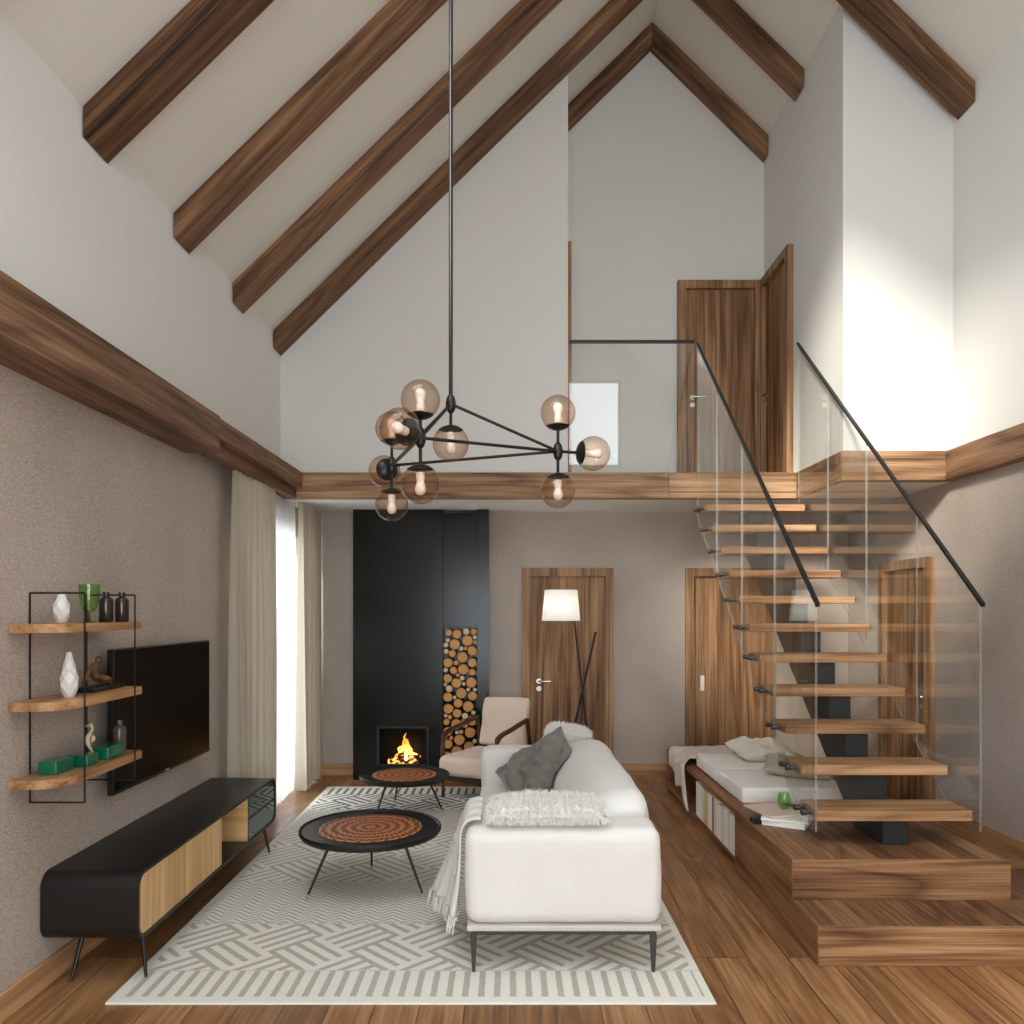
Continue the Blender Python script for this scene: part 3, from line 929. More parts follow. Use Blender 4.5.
# seahorse standing behind the middle box
e = empty('seahorse', (-1.925, 3.665, S3), 0, 'small carved bone seahorse standing between the green boxes', 'figurine')
bm = B()
def hp(*p): return [(-1.925+a*1.25, 3.665+b, S3+.003+c*1.3) for a, b, c in p]
ctr = spline(hp((.008, 0, .010), (.015, 0, .004), (.022, 0, .012), (.016, 0, .026), (.004, 0, .042), (-.006, 0, .062), (-.007, 0, .082), (.002, 0, .098), (.010, 0, .112), (.006, 0, .124), (-.004, 0, .128)), 4)
nn = len(ctr)
rads = []
for i in range(nn):
    t = i/(nn-1)
    r = .003+.0085*math.exp(-((t-.58)/.16)**2)+.005*math.exp(-((t-.93)/.08)**2)
    rads.append(r*(1+.12*math.sin(i*1.7)))
tube(bm, ctr, rads, 10)
tube(bm, hp((-.004, 0, .126), (-.014, 0, .121), (-.020, 0, .119)), [.006, .0035, .004], 8)
tube(bm, hp((.006, 0, .128), (.008, 0, .136)), [.004, .001], 6)
obj('body', bm, M['bone'], e, smooth=60)
f = prism(B(), [(-1.918, S3+.085), (-1.900, S3+.098), (-1.901, S3+.115), (-1.914, S3+.125)], 3.663, 3.667)
obj('fin', f, M['bone'], e)

# ------------------------------------------------------------------ coffee tables
def coffee_table(loc, rz, D, H, feet, label):
    R = D/2
    t = empty('coffee_table', loc, rz, label, 'table', 'round black coffee tables on the rug')
    h = H
    obj('tabletop', lathe(B(), [(R-.05, h-.034), (R-.012, h-.028), (R, h-.01), (R, h+.006), (R-.004, h+.01), (R-.012, h+.008), (R-.018, h), (R*.725, h), (R*.725, h-.006), (0, h-.006)], (0, 0, 0), 64), M['matte'], t, smooth=40, local=True)
    o = obj('carved_inset', lathe(B(), [(R*.722, h-.005), (R*.722, h+.002), (R*.70, h+.004), (0, h+.004)], (0, 0, 0), 64), M['mandala'], t, smooth=40, local=True)
    o['label'] = 'copper-brown carved round inset'
    for fx, fy in feet:
        top = Vector((fx*.6, fy*.6, h-.03)); bot = Vector((fx, fy, 0))
        mid = bot+(top-bot)*.1
        l = obj('leg', tube(B(), [top, mid], [.010, .0065], 10), M['black'], t, smooth=40, local=True)
        o = obj('foot', tube(B(), [mid, bot], [.0065, .005], 10), M['brass'], l, smooth=40, local=True)
        o['label'] = 'brass tip'
    return t
coffee_table((-.817, 4.70, RT), 0, .824, .357, ((-.333, -.2), (.334, -.18), (-.054, .34)), 'larger round black coffee table with carved copper inset, beside the sofa end')
coffee_table((-.856, 6.50, RT), 0, .725, .297, ((.319, -.03), (-.124, .31), (-.2, -.27)), 'smaller round black coffee table in front of the fireplace')

# ------------------------------------------------------------------ sofa
SX, SXr = -.205, .69
e = empty('sofa', (.24, 4.75, 0), 0, 'pale velvet sofa with low arms on a thin dark metal frame', 'sofa')
SB = .225
def soft(bm, amp, sc, seed):
    bmesh.ops.subdivide_edges(bm, edges=[q for q in bm.edges if q.calc_length() > .12], cuts=5, use_grid_fill=True)
    for v in bm.verts:
        v.co += Vector((noise.noise(v.co*sc+Vector((seed, 0, 0))), noise.noise(v.co*sc+Vector((0, seed, 5))), noise.noise(v.co*sc+Vector((3, 0, seed)))))*amp
    return bm
obj('base_plate', box(B(), SX+.01, SXr-.005, 3.61, 5.9, .197, .224, .008, 2), M['sofabase'], e, smooth=40)
bm = box(B(), SX, SXr, 3.60, 3.88, SB, .662, .06, 6); obj('armrest', soft(bm, .006, 5, 1), M['sofa'], e, smooth=60)
bm = box(B(), SX, SXr, 5.66, 5.9, SB, .665, .06, 6); obj('armrest', soft(bm, .006, 5, 2), M['sofa'], e, smooth=60)
bm = box(B(), SX, .5, 3.885, 5.655, SB, .425, .05, 5); obj('seat_cushion', soft(bm, .008, 4, 3), M['sofa'], e, smooth=60)
# back: rounded, leaning profile swept along the sofa
prof = spline([(.68, 0, SB), (.69, 0, .45), (.685, 0, .66), (.65, 0, .735), (.57, 0, .755), (.46, 0, .735), (.36, 0, .66), (.30, 0, .56), (.285, 0, .46), (.31, 0, .425)], 3)
bm = B(); rows = []
ny = 26
for j in range(ny+1):
    t = j/ny
    y = 3.885+1.77*t
    k = min(1, .82+.18*math.sqrt(max(0, 1-(1-min(t, 1-t)/.06)**2)) if min(t, 1-t) < .06 else 1)
    row = []
    for p in prof:
        x = .5+(p.x-.5)*k; z = .45+(p.z-.45)*k if p.z > .45 else p.z
        w = noise.noise(Vector((x*4, y*3, z*4)))*.012
        row.append(bm.verts.new((x+w, y, z+w)))
    rows.append(row)
m = len(prof)
for j in range(ny):
    for i in range(m):
        bm.faces.new((rows[j][i], rows[j][(i+1) % m], rows[j+1][(i+1) % m], rows[j+1][i]))
bm.faces.new(rows[0]); bm.faces.new(rows[-1][::-1])
obj('backrest', bm, M['sofa'], e, smooth=60)
bm = B()
for yy in (3.625, 5.87): box(bm, SX+.03, SXr-.03, yy-.012, yy+.012, .184, .197)
for xx in (SX+.045, SXr-.045): box(bm, xx-.012, xx+.012, 3.637, 5.858, .184, .197)
obj('metal_frame', bm, M['graymetal'], e)
for sx, xx in ((1, SX+.041), (-1, SXr-.041)):
    for yy in (3.625, 5.87):
        bm = B()
        prism(bm, [(xx-.016, .1835), (xx+.016, .1835), (xx+.007, RT), (xx-.007, RT)], yy-.011, yy+.011)
        obj('leg', bm, M['graymetal'], e)

# cushions on the sofa
def furry(name, w, h, t, Mx, count, ln, wd, seed, zmin, label, cat='cushion'):
    c = Mx.to_translation()
    e = empty(name, c, 0, label, cat)
    bm = pillow_bm(w, h, t, 16, .006, seed, Mx)
    for v in bm.verts: v.co.z = max(v.co.z, zmin)
    f = fur_bm(bm, count, ln, wd, seed)
    for v in f.verts: v.co.z = max(v.co.z, zmin+.001)
    obj('pad', bm, M['fur'], e, smooth=180)
    o = obj('fur', f, M['fur'], e); o['kind'] = 'stuff'
    return e
def MX(loc, rx=0, ry=0, rz=0):
    return Matrix.Translation(loc) @ Matrix.Rotation(rz, 4, 'Z') @ Matrix.Rotation(ry, 4, 'Y') @ Matrix.Rotation(rx, 4, 'X')
furry('fur_cushion', .54, .20, .09, MX((.17, 3.715, .722), math.radians(5), 0, 0), 9500, .05, .0021, 11, .672, 'white long-haired fur cushion lying on the near sofa arm')
furry('fur_cushion', .32, .15, .12, MX((.42, 5.815, .74), math.radians(12), math.radians(8), math.radians(-12)), 4200, .045, .0022, 12, .674, 'small white fur cushion at the far end of the sofa back')
ex = Vector((.82, 0, .57)); ey = Vector((-.57*.62, .785, .82*.62)).normalized(); ez = ex.cross(ey)
Mg = Matrix.Translation((.20, 5.36, .585)) @ Matrix((ex, ey, ez)).transposed().to_4x4()
bm = pillow_bm(.56, .42, .19, 40, .032, 3, Mg, .09)
for v in bm.verts:                      # it gives where it rests on seat and back
    v.co.z = max(v.co.z, .436)
    tb = [(.42, .262), (.56, .278), (.66, .338), (.735, .438), (.755, .55), (.9, .6)]
    for (za, xa), (zb_, xc) in zip(tb[:-1], tb[1:]):
        if za <= v.co.z <= zb_: xb_ = xa+(xc-xa)*(v.co.z-za)/(zb_-za)
    v.co.x = min(v.co.x, xb_)
    v.co.y = min(v.co.y, 5.645)
o = obj('cushion', bm, M['grayleather'], smooth=180)
tag(o, 'crumpled grey leather cushion leaning on the sofa seat', 'cushion')

# throw hanging over the arm end
def throw_knit():
    e = empty('throw_blanket', (-.2, 3.95, .1), 0, 'white openwork knitted throw hanging from the sofa arm to the rug', 'blanket')
    bm = B(); nu, nv = 26, 40
    rows = []
    path = spline([(-.135, 0, .682), (-.165, 0, .682), (-.205, 0, .665), (-.225, 0, .61), (-.232, 0, .52), (-.24, 0, .42), (-.248, 0, .33), (-.258, 0, .235)], 6)
    n2 = len(path)-1
    for i in range(nu+1):
        u = i/nu
        row = []
        for j in range(n2+1):
            t = j/n2
            p = path[j]
            hang = max(0, (t-.4)/.6)
            y = 3.68+.34*u + hang*.12*(u-.05)
            x = p.x - hang*(.15*u*u) + hang*.022*math.sin(u*19+t*3)
            z = p.z - .03*u*hang + .004*math.sin(u*20) + (.02*u*(1-hang))
            row.append(bm.verts.new((x, y, z)))
        rows.append(row)
    for i in range(nu):
        for j in range(n2):
            if j > n2*.3 and i in (2, 3, 20, 21) and j % 3 != 0: continue     # holes of the openwork
            bm.faces.new((rows[i][j], rows[i][j+1], rows[i+1][j+1], rows[i+1][j]))
    ends = [rows[i][n2].co.copy() for i in range(nu+1)]
    c = obj('knit', bm, M['throwk'], e, smooth=180)
    md = c.modifiers.new('thick', 'SOLIDIFY'); md.thickness = .008; md.offset = 1
    bm = B(); rnd = random.Random(4)
    for i in range(nu+1):
        for q in range(2):
            p = ends[i]+Vector((rnd.uniform(-.006, .006), rnd.uniform(-.01, .01), 0))
            l = rnd.uniform(.05, .085)
            tube(bm, [p, p+Vector((-.01, rnd.uniform(-.01, .01), -l*.5)), p+Vector((-.014+rnd.uniform(-.01, .01), rnd.uniform(-.015, .015), -l))], [.0045, .004, .003], 5)
    obj('fringe', bm, M['throwk'], e, smooth=60)
throw_knit()

# ------------------------------------------------------------------ armchair
e = empty('armchair', (-.195, 7.17, 0), math.radians(-28), 'cream upholstered armchair with curved dark wood arms by the log niche', 'armchair')
bm = box(B(), -.275, .275, -.42, .26, .215, .385, .055, 5)
obj('seat', soft(bm, .006, 5, 8), M['pinkf'], e, smooth=60, local=True)
Mb = Matrix.Translation((0, .315, .60)) @ Matrix.Rotation(math.radians(-14), 4, 'X')
bm = box(B(), -.235, .235, -.045, .045, -.215, .235, .03, 4); soft(bm, .016, 5, 9)
bmesh.ops.transform(bm, matrix=Mb, verts=bm.verts)
obj('backrest', bm, M['pinkf'], e, smooth=60, local=True)
obj('seat_frame', box(B(), -.222, .222, -.36, .32, .165, .213, .01, 2), M['graymetal'], e, local=True)
for s in (-1, 1):
    x = .268*s
    arm = spline([(x, -.33, RT+.001), (x, -.33, .25), (x, -.325, .50), (x, -.27, .57), (x, -.05, .605), (x*.98, .24, .65)], 6)
    obj('arm', tube(B(), arm, [.016]*8+[.02]*6+[.026]*17, 10, flat=.8), M['chairw'], e, smooth=60, local=True)
    obj('leg', tube(B(), [(x*.98, .25, .66), (x, .33, .3), (x, .38, RT+.001)], [.018, .02, .016], 10), M['chairw'], e, smooth=60, local=True)
    # rail that ties post and rear leg under the seat
    obj('side_rail', box(B(), min(x, x-.045*s), max(x, x-.045*s), -.33, .33, .17, .208), M['chairw'], e, local=True)

# ------------------------------------------------------------------ fireplace
FX0, FX1, FY = -1.526, -.205, 7.78
NX0, NX1 = -.655, -.315     # log niche
e = empty('fireplace', ((FX0+FX1)/2, 7.9, 0), 0, 'tall charcoal steel fireplace surround with firebox and log niche', 'fireplace')
bm = B()
fx0, fx1, fz0, fz1 = -1.295, -.79, .13, .52
box(bm, FX0, fx0, FY, YB-.001, 0, .648); box(bm, fx1, NX0, FY, YB-.001, 0, .648)
box(bm, fx0, fx1, FY, YB-.001, fz1, .648); box(bm, fx0, fx1, FY, YB-.001, 0, fz0)
obj('lower_panel', bm, M['charcoal'], e)
obj('upper_panel', box(B(), FX0, NX0, FY, YB-.001, .652, ZC-.002), M['charcoal'], e)
obj('side_post', box(B(), NX1, FX1, FY, YB-.001, 0, ZC-.002), M['charcoal'], e)
bm = B(); box(bm, NX0+.002, NX1-.002, FY+.025, FY+.05, 1.50, ZC-.03); box(bm, NX0+.002, NX1-.002, YB-.02, YB-.001, 0, 1.5)
obj('niche_panel', bm, M['charcoal'], e)
obj('firebox', box(B(), fx0, fx1, YB-.02, YB-.002, fz0, fz1), M['firedark'], e)
bm = B(); w = .022
for q in ((fx0, fx0+w, fz0, fz1), (fx1-w, fx1, fz0, fz1), (fx0+w, fx1-w, fz1-w, fz1), (fx0+w, fx1-w, fz0, fz0+w)):
    box(bm, q[0], q[1], FY-.008, FY+.012, q[2], q[3])
dd = obj('firebox_door', bm, M['tvbez'], e)
obj('pane', box(B(), fx0+w, fx1-w, FY, FY+.004, fz0+w, fz1-w), M['fireglass'], dd)
obj('shadow_gap', box(B(), FX0, NX0, FY+.004, YB-.002, .648, .652), M['firedark'], e)

# fire
e = empty('fire', (-1.03, 7.88, fz0), 0, 'yellow-orange fire burning on logs behind the firebox glass', 'fire')
rnd = random.Random(21)
for k, (a, b, c, d) in enumerate(((-.17, .02, .14, -.01), (-.15, -.03, .10, .03), (-.1, .03, .15, -.03), (-.08, -.02, .02, .05))):
    o = obj('burning_log', tube(B(), [(-1.03+a, 7.88+b, fz0+.025+.02*k), (-1.03+c, 7.88+d, fz0+.03+.025*k)], [.024, .02], 9), M['ember'], e, smooth=60)
for k in range(13):
    x = rnd.gauss(0, .07); h = max(.05, .24*math.exp(-(x/.09)**2)*rnd.uniform(.6, 1.0))
    y = rnd.uniform(-.025, .045)
    p = [Vector((-1.03+x, 7.88+y, fz0+.03+rnd.uniform(0, .05)))]
    for i in range(1, 6):
        p.append(p[0]+Vector((rnd.uniform(-.012, .012)*i*.6-x*.1*i, 0, h*i/5)))
    r0 = rnd.uniform(.014, .026)
    obj('flame', tube(B(), spline(p, 3), [r0*(.5+1.2*t-1.68*t*t) + .001 for t in [q/15 for q in range(16)]], 8, flat=.6), M['flame'], e, smooth=180)

# stacked firewood
def firewood():
    rnd = random.Random(5)
    x0, x1, ztop = NX0+.004, NX1-.004, 1.475
    placed = []
    for rmin, rmax, tries in ((.044, .055, 900), (.032, .042, 2500), (.022, .031, 6000), (.018, .021, 9000)):
        for _ in range(tries):
            x, z = rnd.uniform(x0+rmin, x1-rmin), rnd.uniform(rmin, ztop-rmin)
            r = min(x-x0, x1-x, z-.002, ztop-z, rmax)
            for (px, pz, pr) in placed:
                r = min(r, math.hypot(px-x, pz-z)-pr-.0006)
                if r < rmin: break
            if r >= rmin: placed.append((x, z, r))
    me = {}
    def logmesh(matend):
        bm = B(); seg = 18
        v0, v1 = [], []
        for k in range(seg):
            a = 2*PI*k/seg; w = .965+.035*math.sin(3*a+1)
            v0.append(bm.verts.new((w*math.cos(a), 0, w*math.sin(a)))); v1.append(bm.verts.new((w*math.cos(a), .17, w*math.sin(a))))
        bm.faces.new(v0).material_index = 1; bm.faces.new(v1).material_index = 1
        for k in range(seg): bm.faces.new((v0[k], v1[k], v1[(k+1) % seg], v0[(k+1) % seg]))
        return bm
    protos = {}
    for i, (x, z, r) in enumerate(placed):
        pale = r < .036 and rnd.random() < .55
        key = 'pale' if pale else 'gold'
        if key not in protos:
            o = obj('firewood_log', logmesh(key), [M['bark'], M['logend2'] if pale else M['logend']])
            protos[key] = o
        else:
            o = protos[key].copy(); COL.objects.link(o)
        o.location = (x, FY+.004+rnd.uniform(0, .012), z)
        o.scale = (r, 1, r)
        tag(o, 'small pale sawn firewood log stacked in the fireplace niche' if pale else 'round golden sawn firewood log stacked in the fireplace niche', 'log',
            'pale firewood logs in the niche' if pale else 'golden firewood logs in the niche')
firewood()

# ------------------------------------------------------------------ floor lamp
e = empty('floor_lamp', (.6, 7.35, 0), 0, 'floor lamp with white drum shade on crossed black sticks', 'lamp')
cx, cy = .469, 7.35
bm = B()
lathe(bm, [(.176, 1.552), (.15, 1.834), (.147, 1.834), (.173, 1.552)], (cx, cy, 0), 40)
bm2 = B(); prof = [(.176, 1.552), (.15, 1.834), (.147, 1.834), (.173, 1.552)]
bm.free()
bm = bm2; seg = 40; rg = [[bm.verts.new((cx+r*math.cos(2*PI*k/seg), cy+r*math.sin(2*PI*k/seg), z)) for k in range(seg)] for r, z in prof]
for a in range(4):
    for k in range(seg):
        bm.faces.new((rg[a][k], rg[a][(k+1) % seg], rg[(a+1) % 4][(k+1) % seg], rg[(a+1) % 4][k]))
obj('lamp_shade', bm, M['shade'], e, smooth=40)
obj('pole', tube(B(), [(.567, 7.36, 1.75), (.593, 7.36, 1.54), (.66, 7.335, .94), (.765, 7.27, 0)], .0095, 10), M['black'], e, smooth=60)
obj('pole', tube(B(), [(.785, 7.33, 1.45), (.597, 7.385, .585), (.475, 7.43, 0)], .011, 10), M['black'], e, smooth=60)
obj('pole', tube(B(), [(.665, 7.345, .93), (.62, 7.15, 0)], .0095, 10), M['black'], e, smooth=60)
bm = tube(B(), [(.567, 7.36, 1.735), (cx, cy, 1.735)], .006, 8)
obj('arm', bm, M['steel'], e, smooth=60)
obj('bulb', sph(B(), (cx, cy, 1.685), .032, 16, 10), M['bulb'], e, smooth=180)

# ------------------------------------------------------------------ chandelier
HT = Vector((-.276, 3.735, 2.612)); HA = Vector((-.386, 3.448, 2.392)); HB = Vector((-.6026, 4.08, 2.387)); HR = Vector((.233, 3.883, 2.42))
e = empty('chandelier', HT, 0, 'black branching chandelier with ten amber glass globes', 'chandelier')
zc_ = roof(HT.x)
obj('rod', tube(B(), [HT+Vector((0, 0, .03)), (HT.x, HT.y, zc_-.015)], .0095, 10), M['black'], e, smooth=60)
obj('ceiling_rose', lathe(B(), [(.045, zc_-.09), (.05, zc_-.08), (.05, zc_-.07), (.02, zc_-.025), (0, zc_-.025)], (HT.x, HT.y, 0), 24), M['black'], e, smooth=50)
for h in (HT, HA, HB, HR):
    obj('hub', sph(B(), h, .05, 18, 12, (.48, .48, .95)), M['black'], e, smooth=180)
for a, b in ((HT, HA), (HT, HB), (HT, HR), (HA, HR), (HB, HR), (HA, HB)):
    obj('arm', tube(B(), [a, b], .0075, 8), M['black'], e, smooth=60)
cen = (HA+HB+HR)/3
GR = .085
def globe(h, d, dist):
    d = d.normalized(); c = h+d*dist
    obj('stem', tube(B(), [h, c-d*(GR-.004)], .0075, 8), M['black'], e, smooth=60)
    q = d.to_track_quat('Z', 'Y').to_matrix().to_4x4()
    g = obj('globe', sph(B(), c, GR, 32, 20), M['globe'], e, smooth=180)
    # black cap spun to the curve of the globe, inside of it
    prof = [(0, -GR-.004)]+[((GR+.0015)*math.sin(a), -(GR+.0015)*math.cos(a)) for a in [math.radians(x) for x in (8, 16, 24, 32, 38, 42)]]+[(GR*.5, -GR*.72), (0, -GR*.72)]
    obj('socket', lathe(B(), prof, c, 24, 0, q), M['black'], g, smooth=50)
    prof = [(.012, -.052), (.018, -.05), (.019, -.028), (.016, -.012), (.02, .002), (.024, .018), (.022, .034), (.013, .045), (0, .048)]
    obj('bulb', lathe(B(), prof, c, 18, 0, q), M['bulb'], g, smooth=60)
UP = Vector((0, 0, 1))
globe(HT, -UP, .185)
for h, up, dn, out in ((HA, .165, .2, Vector((-.35, -.94, 0))), (HB, .19, .2, Vector((-.35, .94, 0))), (HR, .188, .19, Vector((.95, .3, 0)))):
    globe(h, UP, up); globe(h, -UP, dn); globe(h, out, .185)

# ------------------------------------------------------------------ stair platform with bench and bookcase
PX0, PX1, PZ = 1.43, 2.533, .386
PY0, PY1 = 4.045, 7.30
e = empty('stair_platform', (1.98, 4.05, 0), 0, 'walnut platform of two steps that runs on as a bench with a book niche', 'platform')
SZ = .184
KY0, KY1 = 5.07, 7.22          # book niche
obj('step', box(B(), PX0+.004, 3.30, 3.716, 4.6, .001, SZ-.02), M['deck'], e)
obj('step_top', box(B(), PX0, 3.30, 3.713, PY0, SZ-.02, SZ), M['deck'], e)
obj('step_riser', box(B(), PX0, 3.30, 3.705, 3.713, .001, SZ, .001, 1), M['riser'], e)
obj('platform_riser', box(B(), PX0, PX1, PY0, PY0+.012, SZ, PZ, .001, 1), M['riser'], e)
bm = B(); box(bm, PX0, PX1, PY0+.012, KY0, PZ-.025, PZ)
obj('platform_top', bm, M['deck'], e)
bm = B(); box(bm, PX0, PX1, KY0, PY1, PZ-.036, PZ, .003, 1)
obj('bench_top', bm, M['bench'], e)
bm = B(); box(bm, PX0+.001, PX1-.001, PY0+.013, KY0-.001, SZ, PZ-.025); box(bm, PX0+.001, PX1-.001, 4.6, KY0-.001, .001, SZ)
obj('body', bm, M['bench'], e)
bm = B(); box(bm, PX0+.002, PX0+.30, KY0, KY1, .04, .07); box(bm, PX0+.02, PX0+.30, KY0, KY1, .001, .04)
box(bm, PX0+.30, PX1-.002, KY0, PY1-.03, .001, PZ-.037)
obj('niche', bm, M['bench'], e)
obj('side_panel', prism(B(), [(3.7055, .001), (KY0-.001, .001), (KY0-.001, PZ-.0005), (PY0+.0005, PZ-.0005), (PY0+.0005, SZ-.0005), (3.7055, SZ-.0005)], PX0-.005, PX0-.0005, 'X'), M['riserY'], e)
obj('end_panel', box(B(), PX0, PX1, KY1+.001, PY1, .001, PZ-.037), M['bench'], e)

# books in the niche
BZ = .0705
books = [  # y0, thick, height, material, label
    (5.09, .115, .255, 'bookw', 'thick white book at the near end of the niche', ),
    (5.21, .035, .262, 'bookg', 'cream book between the thick white book and a white one'),
    (5.25, .06, .258, 'bookw', 'white book third from the near end of the niche'),
    (5.32, .05, .262, 'bookg', 'cream book fourth from the near end of the niche'),
    (5.375, .075, .26, 'bookw', 'white book in the middle of the niche row'),
    (5.455, .06, .25, 'bookg', 'cream book beside the red-brown one, nearer the stairs'),
    (5.52, .032, .262, 'bookr', 'narrow red-brown book among white ones'),
    (5.556, .085, .256, 'bookw', 'white book between the red-brown and the yellow book'),
    (5.646, .085, .262, 'booky', 'yellow-green book in the niche row'),
    (5.74, .05, .255, 'bookg', 'cream book just past the yellow-green one'),
    (5.795, .07, .262, 'bookw', 'white book next to last in the row, towards the throw'),
    (5.87, .05, .25, 'bookw', 'white book at the far end of the row by the throw'),
]
for (yy, th, hh, mk, lab) in books:
    hh = .228+((hh*1000) % 7)*.005+th*.08
    yy = 5.085+(yy-5.09)*1.33; th *= 1.3
    e = empty('book', (PX0+.1, yy+th/2, BZ), 0, lab, 'book', 'books in the bench niche')
    x0 = PX0+.012
    bm = B()
    box(bm, x0, x0+.17, yy+.001, yy+.004, BZ, BZ+hh); box(bm, x0, x0+.17, yy+th-.004, yy+th-.001, BZ, BZ+hh)
    box(bm, x0-.003, x0+.002, yy+.001, yy+th-.001, BZ, BZ+hh, .001, 1)
    obj('cover', bm, M[mk], e)
    obj('pages', box(B(), x0+.003, x0+.165, yy+.0045, yy+th-.0045, BZ+.003, BZ+hh-.004), M['paper'], e)

# mattress cushions
def mattress(y0, y1, label, seed):
    bm = box(B(), 1.505, 2.22, y0, y1, PZ+.001, PZ+.108, .02, 4)
    o = obj('bench_mattress', soft(bm, .004, 5, seed), M['mattress'], smooth=60)
    for v in o.data.vertices:
        if v.co.z < PZ+.003: v.co.z = PZ+.0015
    return tag(o, label, 'mattress', 'bench mattresses')
mattress(5.185, 5.835, 'off-white bench mattress beside the magazines', 1)
mattress(5.85, 6.47, 'off-white bench mattress with the throw across its corner', 2)
o = obj('pillow', pillow_bm(.46, .36, .13, 24, .016, 5, MX((1.95, 6.22, .56), math.radians(8), math.radians(2), math.radians(8))), M['linen2'], smooth=180)
for v in o.data.vertices: v.co.z = max(v.co.z, PZ+.1145)
tag(o, 'pale linen pillow at the head of the bench bed', 'pillow', 'linen pillows on the bench')
o = obj('pillow', pillow_bm(.46, .36, .09, 24, .014, 9, MX((2.02, 5.62, .548), math.radians(6), math.radians(4), math.radians(-20))), M['linen3'], smooth=180)
for v in o.data.vertices: v.co.z = max(v.co.z, PZ+.1145)
tag(o, 'grey-beige linen pillow lying under the stairs', 'pillow', 'linen pillows on the bench')

# beige throw over the bench edge
bm = B(); rows = []
nu, nt = 26, 34
for i in range(nu+1):
    u = i/nu; row = []
    hl = .315*(1-u)**.75*(.86+.14*math.cos(u*13)) + .02
    for j in range(nt+1):
        t = j/nt
        q = t*(.50+hl)                      # running length: .50 m on the bench, hl hanging
        fold = noise.noise(Vector((q*5, u*5, 2)))*.03
        y = 6.52+.60*u - .15*max(0, q-.40)*(1-u)/.3 + .015*math.sin(q*12)
        if q < .44: x, z = 1.90-q, PZ+.035+abs(fold)+.022*math.sin(u*9+q*3)**2
        elif q < .50: a = (q-.44)/.06; x, z = 1.46-.045*a, PZ+.035-.02*a*a+abs(fold)*(1-a)+.022*math.sin(u*9+q*3)**2*(1-a)
        else: x, z = 1.415-.012*math.sin(u*18)-.008, PZ+.013-(q-.50)
        row.append(bm.verts.new((x, y, z)))
    rows.append(row)
for i in range(nu):
    for j in range(nt):
        bm.faces.new((rows[i][j], rows[i][j+1], rows[i+1][j+1], rows[i+1][j]))
o = obj('throw_blanket', bm, M['linen'], smooth=180)
md = o.modifiers.new('thick', 'SOLIDIFY'); md.thickness = .008; md.offset = 1
tag(o, 'beige linen throw spilling over the bench edge at its far end', 'blanket')

# magazines, case and green bowl
o = obj('magazine', box(B(), -.13, .13, -.17, .17, 0, .014, .002, 1), M['paper']); o.location = (1.655, 4.80, PZ+.0305); o.rotation_euler = (0, 0, math.radians(-22))
tag(o, 'white magazine under the pink one, on the platform', 'magazine')
o = obj('magazine', box(B(), -.12, .12, -.15, .15, 0, .012, .002, 1), M['magp']); o.location = (1.60, 4.845, PZ+.046); o.rotation_euler = (0, 0, math.radians(14))
tag(o, 'pale pink magazine on top of the stack beside the bed', 'magazine')
e = empty('book', (1.66, 4.78, PZ), 0, 'thick white book at the bottom of the stack on the platform', 'book')
bm = box(B(), -.115, .125, -.15, .16, .001, .005); box(bm, -.115, .125, -.15, .16, .025, .029)
box(bm, -.118, -.113, -.15, .16, .001, .029)
e.rotation_euler = (0, 0, math.radians(-30))
obj('cover', bm, M['bookw'], e, local=True); obj('pages', box(B(), -.112, .121, -.147, .157, .0055, .0245), M['paper'], e, local=True)
o = obj('case', box(B(), 1.435, 1.50, 4.72, 4.80, PZ+.0005, PZ+.026, .006, 2), M['black'])
tag(o, 'small black case poking out beside the stack of magazines', 'case')
o = obj('bowl', lathe(B(), [(0, 0), (.02, .0), (.034, .018), (.040, .045), (.036, .075), (.030, .095), (.027, .095), (.032, .075), (.036, .045), (.030, .02), (0, .008)], (1.665, 4.86, PZ+.0585), 28), M['greeng'], smooth=60)
tag(o, 'small green glass cup on the magazines', 'cup')

# ------------------------------------------------------------------ staircase
e = empty('staircase', (2.05, 4.3, PZ), 0, 'floating walnut staircase with glass sides and a dark steel spine', 'staircase')
TY0, TRUN, TRISE, TZ0 = 4.255, .2417, .195, .581
TX0, TX1 = 1.635, 2.462
GXL, GXR = 1.622, 2.478        # inner lines of the glass
treads = []
for k in range(11):
    y = TY0+TRUN*k; z = TZ0+TRISE*k
    t = obj('tread', box(B(), TX0, TX1, y, y+.262, z-.055, z, .004, 2), M['tread'], e)
    for yy in (y+.08, y+.19):
        bm = B()
        for (xa, xb_, xc) in ((TX0, GXL-.02, GXL-.032),):
            tube(bm, [(xa, yy, z-.027), (xb_, yy, z-.027)], .008, 8)
            tube(bm, [(xb_+.006, yy, z-.027), (xc-.012, yy, z-.027)], .016, 12)
        tube(bm, [(TX1, yy, z-.027), (GXR+.015, yy, z-.027)], .008, 8)
        tube(bm, [(GXR+.0125, yy, z-.027), (GXR+.018, yy, z-.027)], .013, 12)
        obj('standoff', bm, M['graymetal'], t, smooth=40)
# saw-tooth spine
pts = [(TY0+.045, PZ+.001)]
for k in range(11):
    z = TZ0+TRISE*k-.056
    pts.append((TY0+TRUN*k+.045, z))
    pts.append((TY0+TRUN*(k+1)+.045 if k < 10 else 6.985, z))
pts.append((6.985, 2.30))
sl = TRISE/TRUN
pts.append((4.66, PZ+.001+0.0))
pts[-2] = (6.985, PZ+sl*(6.985-4.66))
obj('stringer', prism(B(), pts, 2.005, 2.14, 'X'), M['stringer'], e)
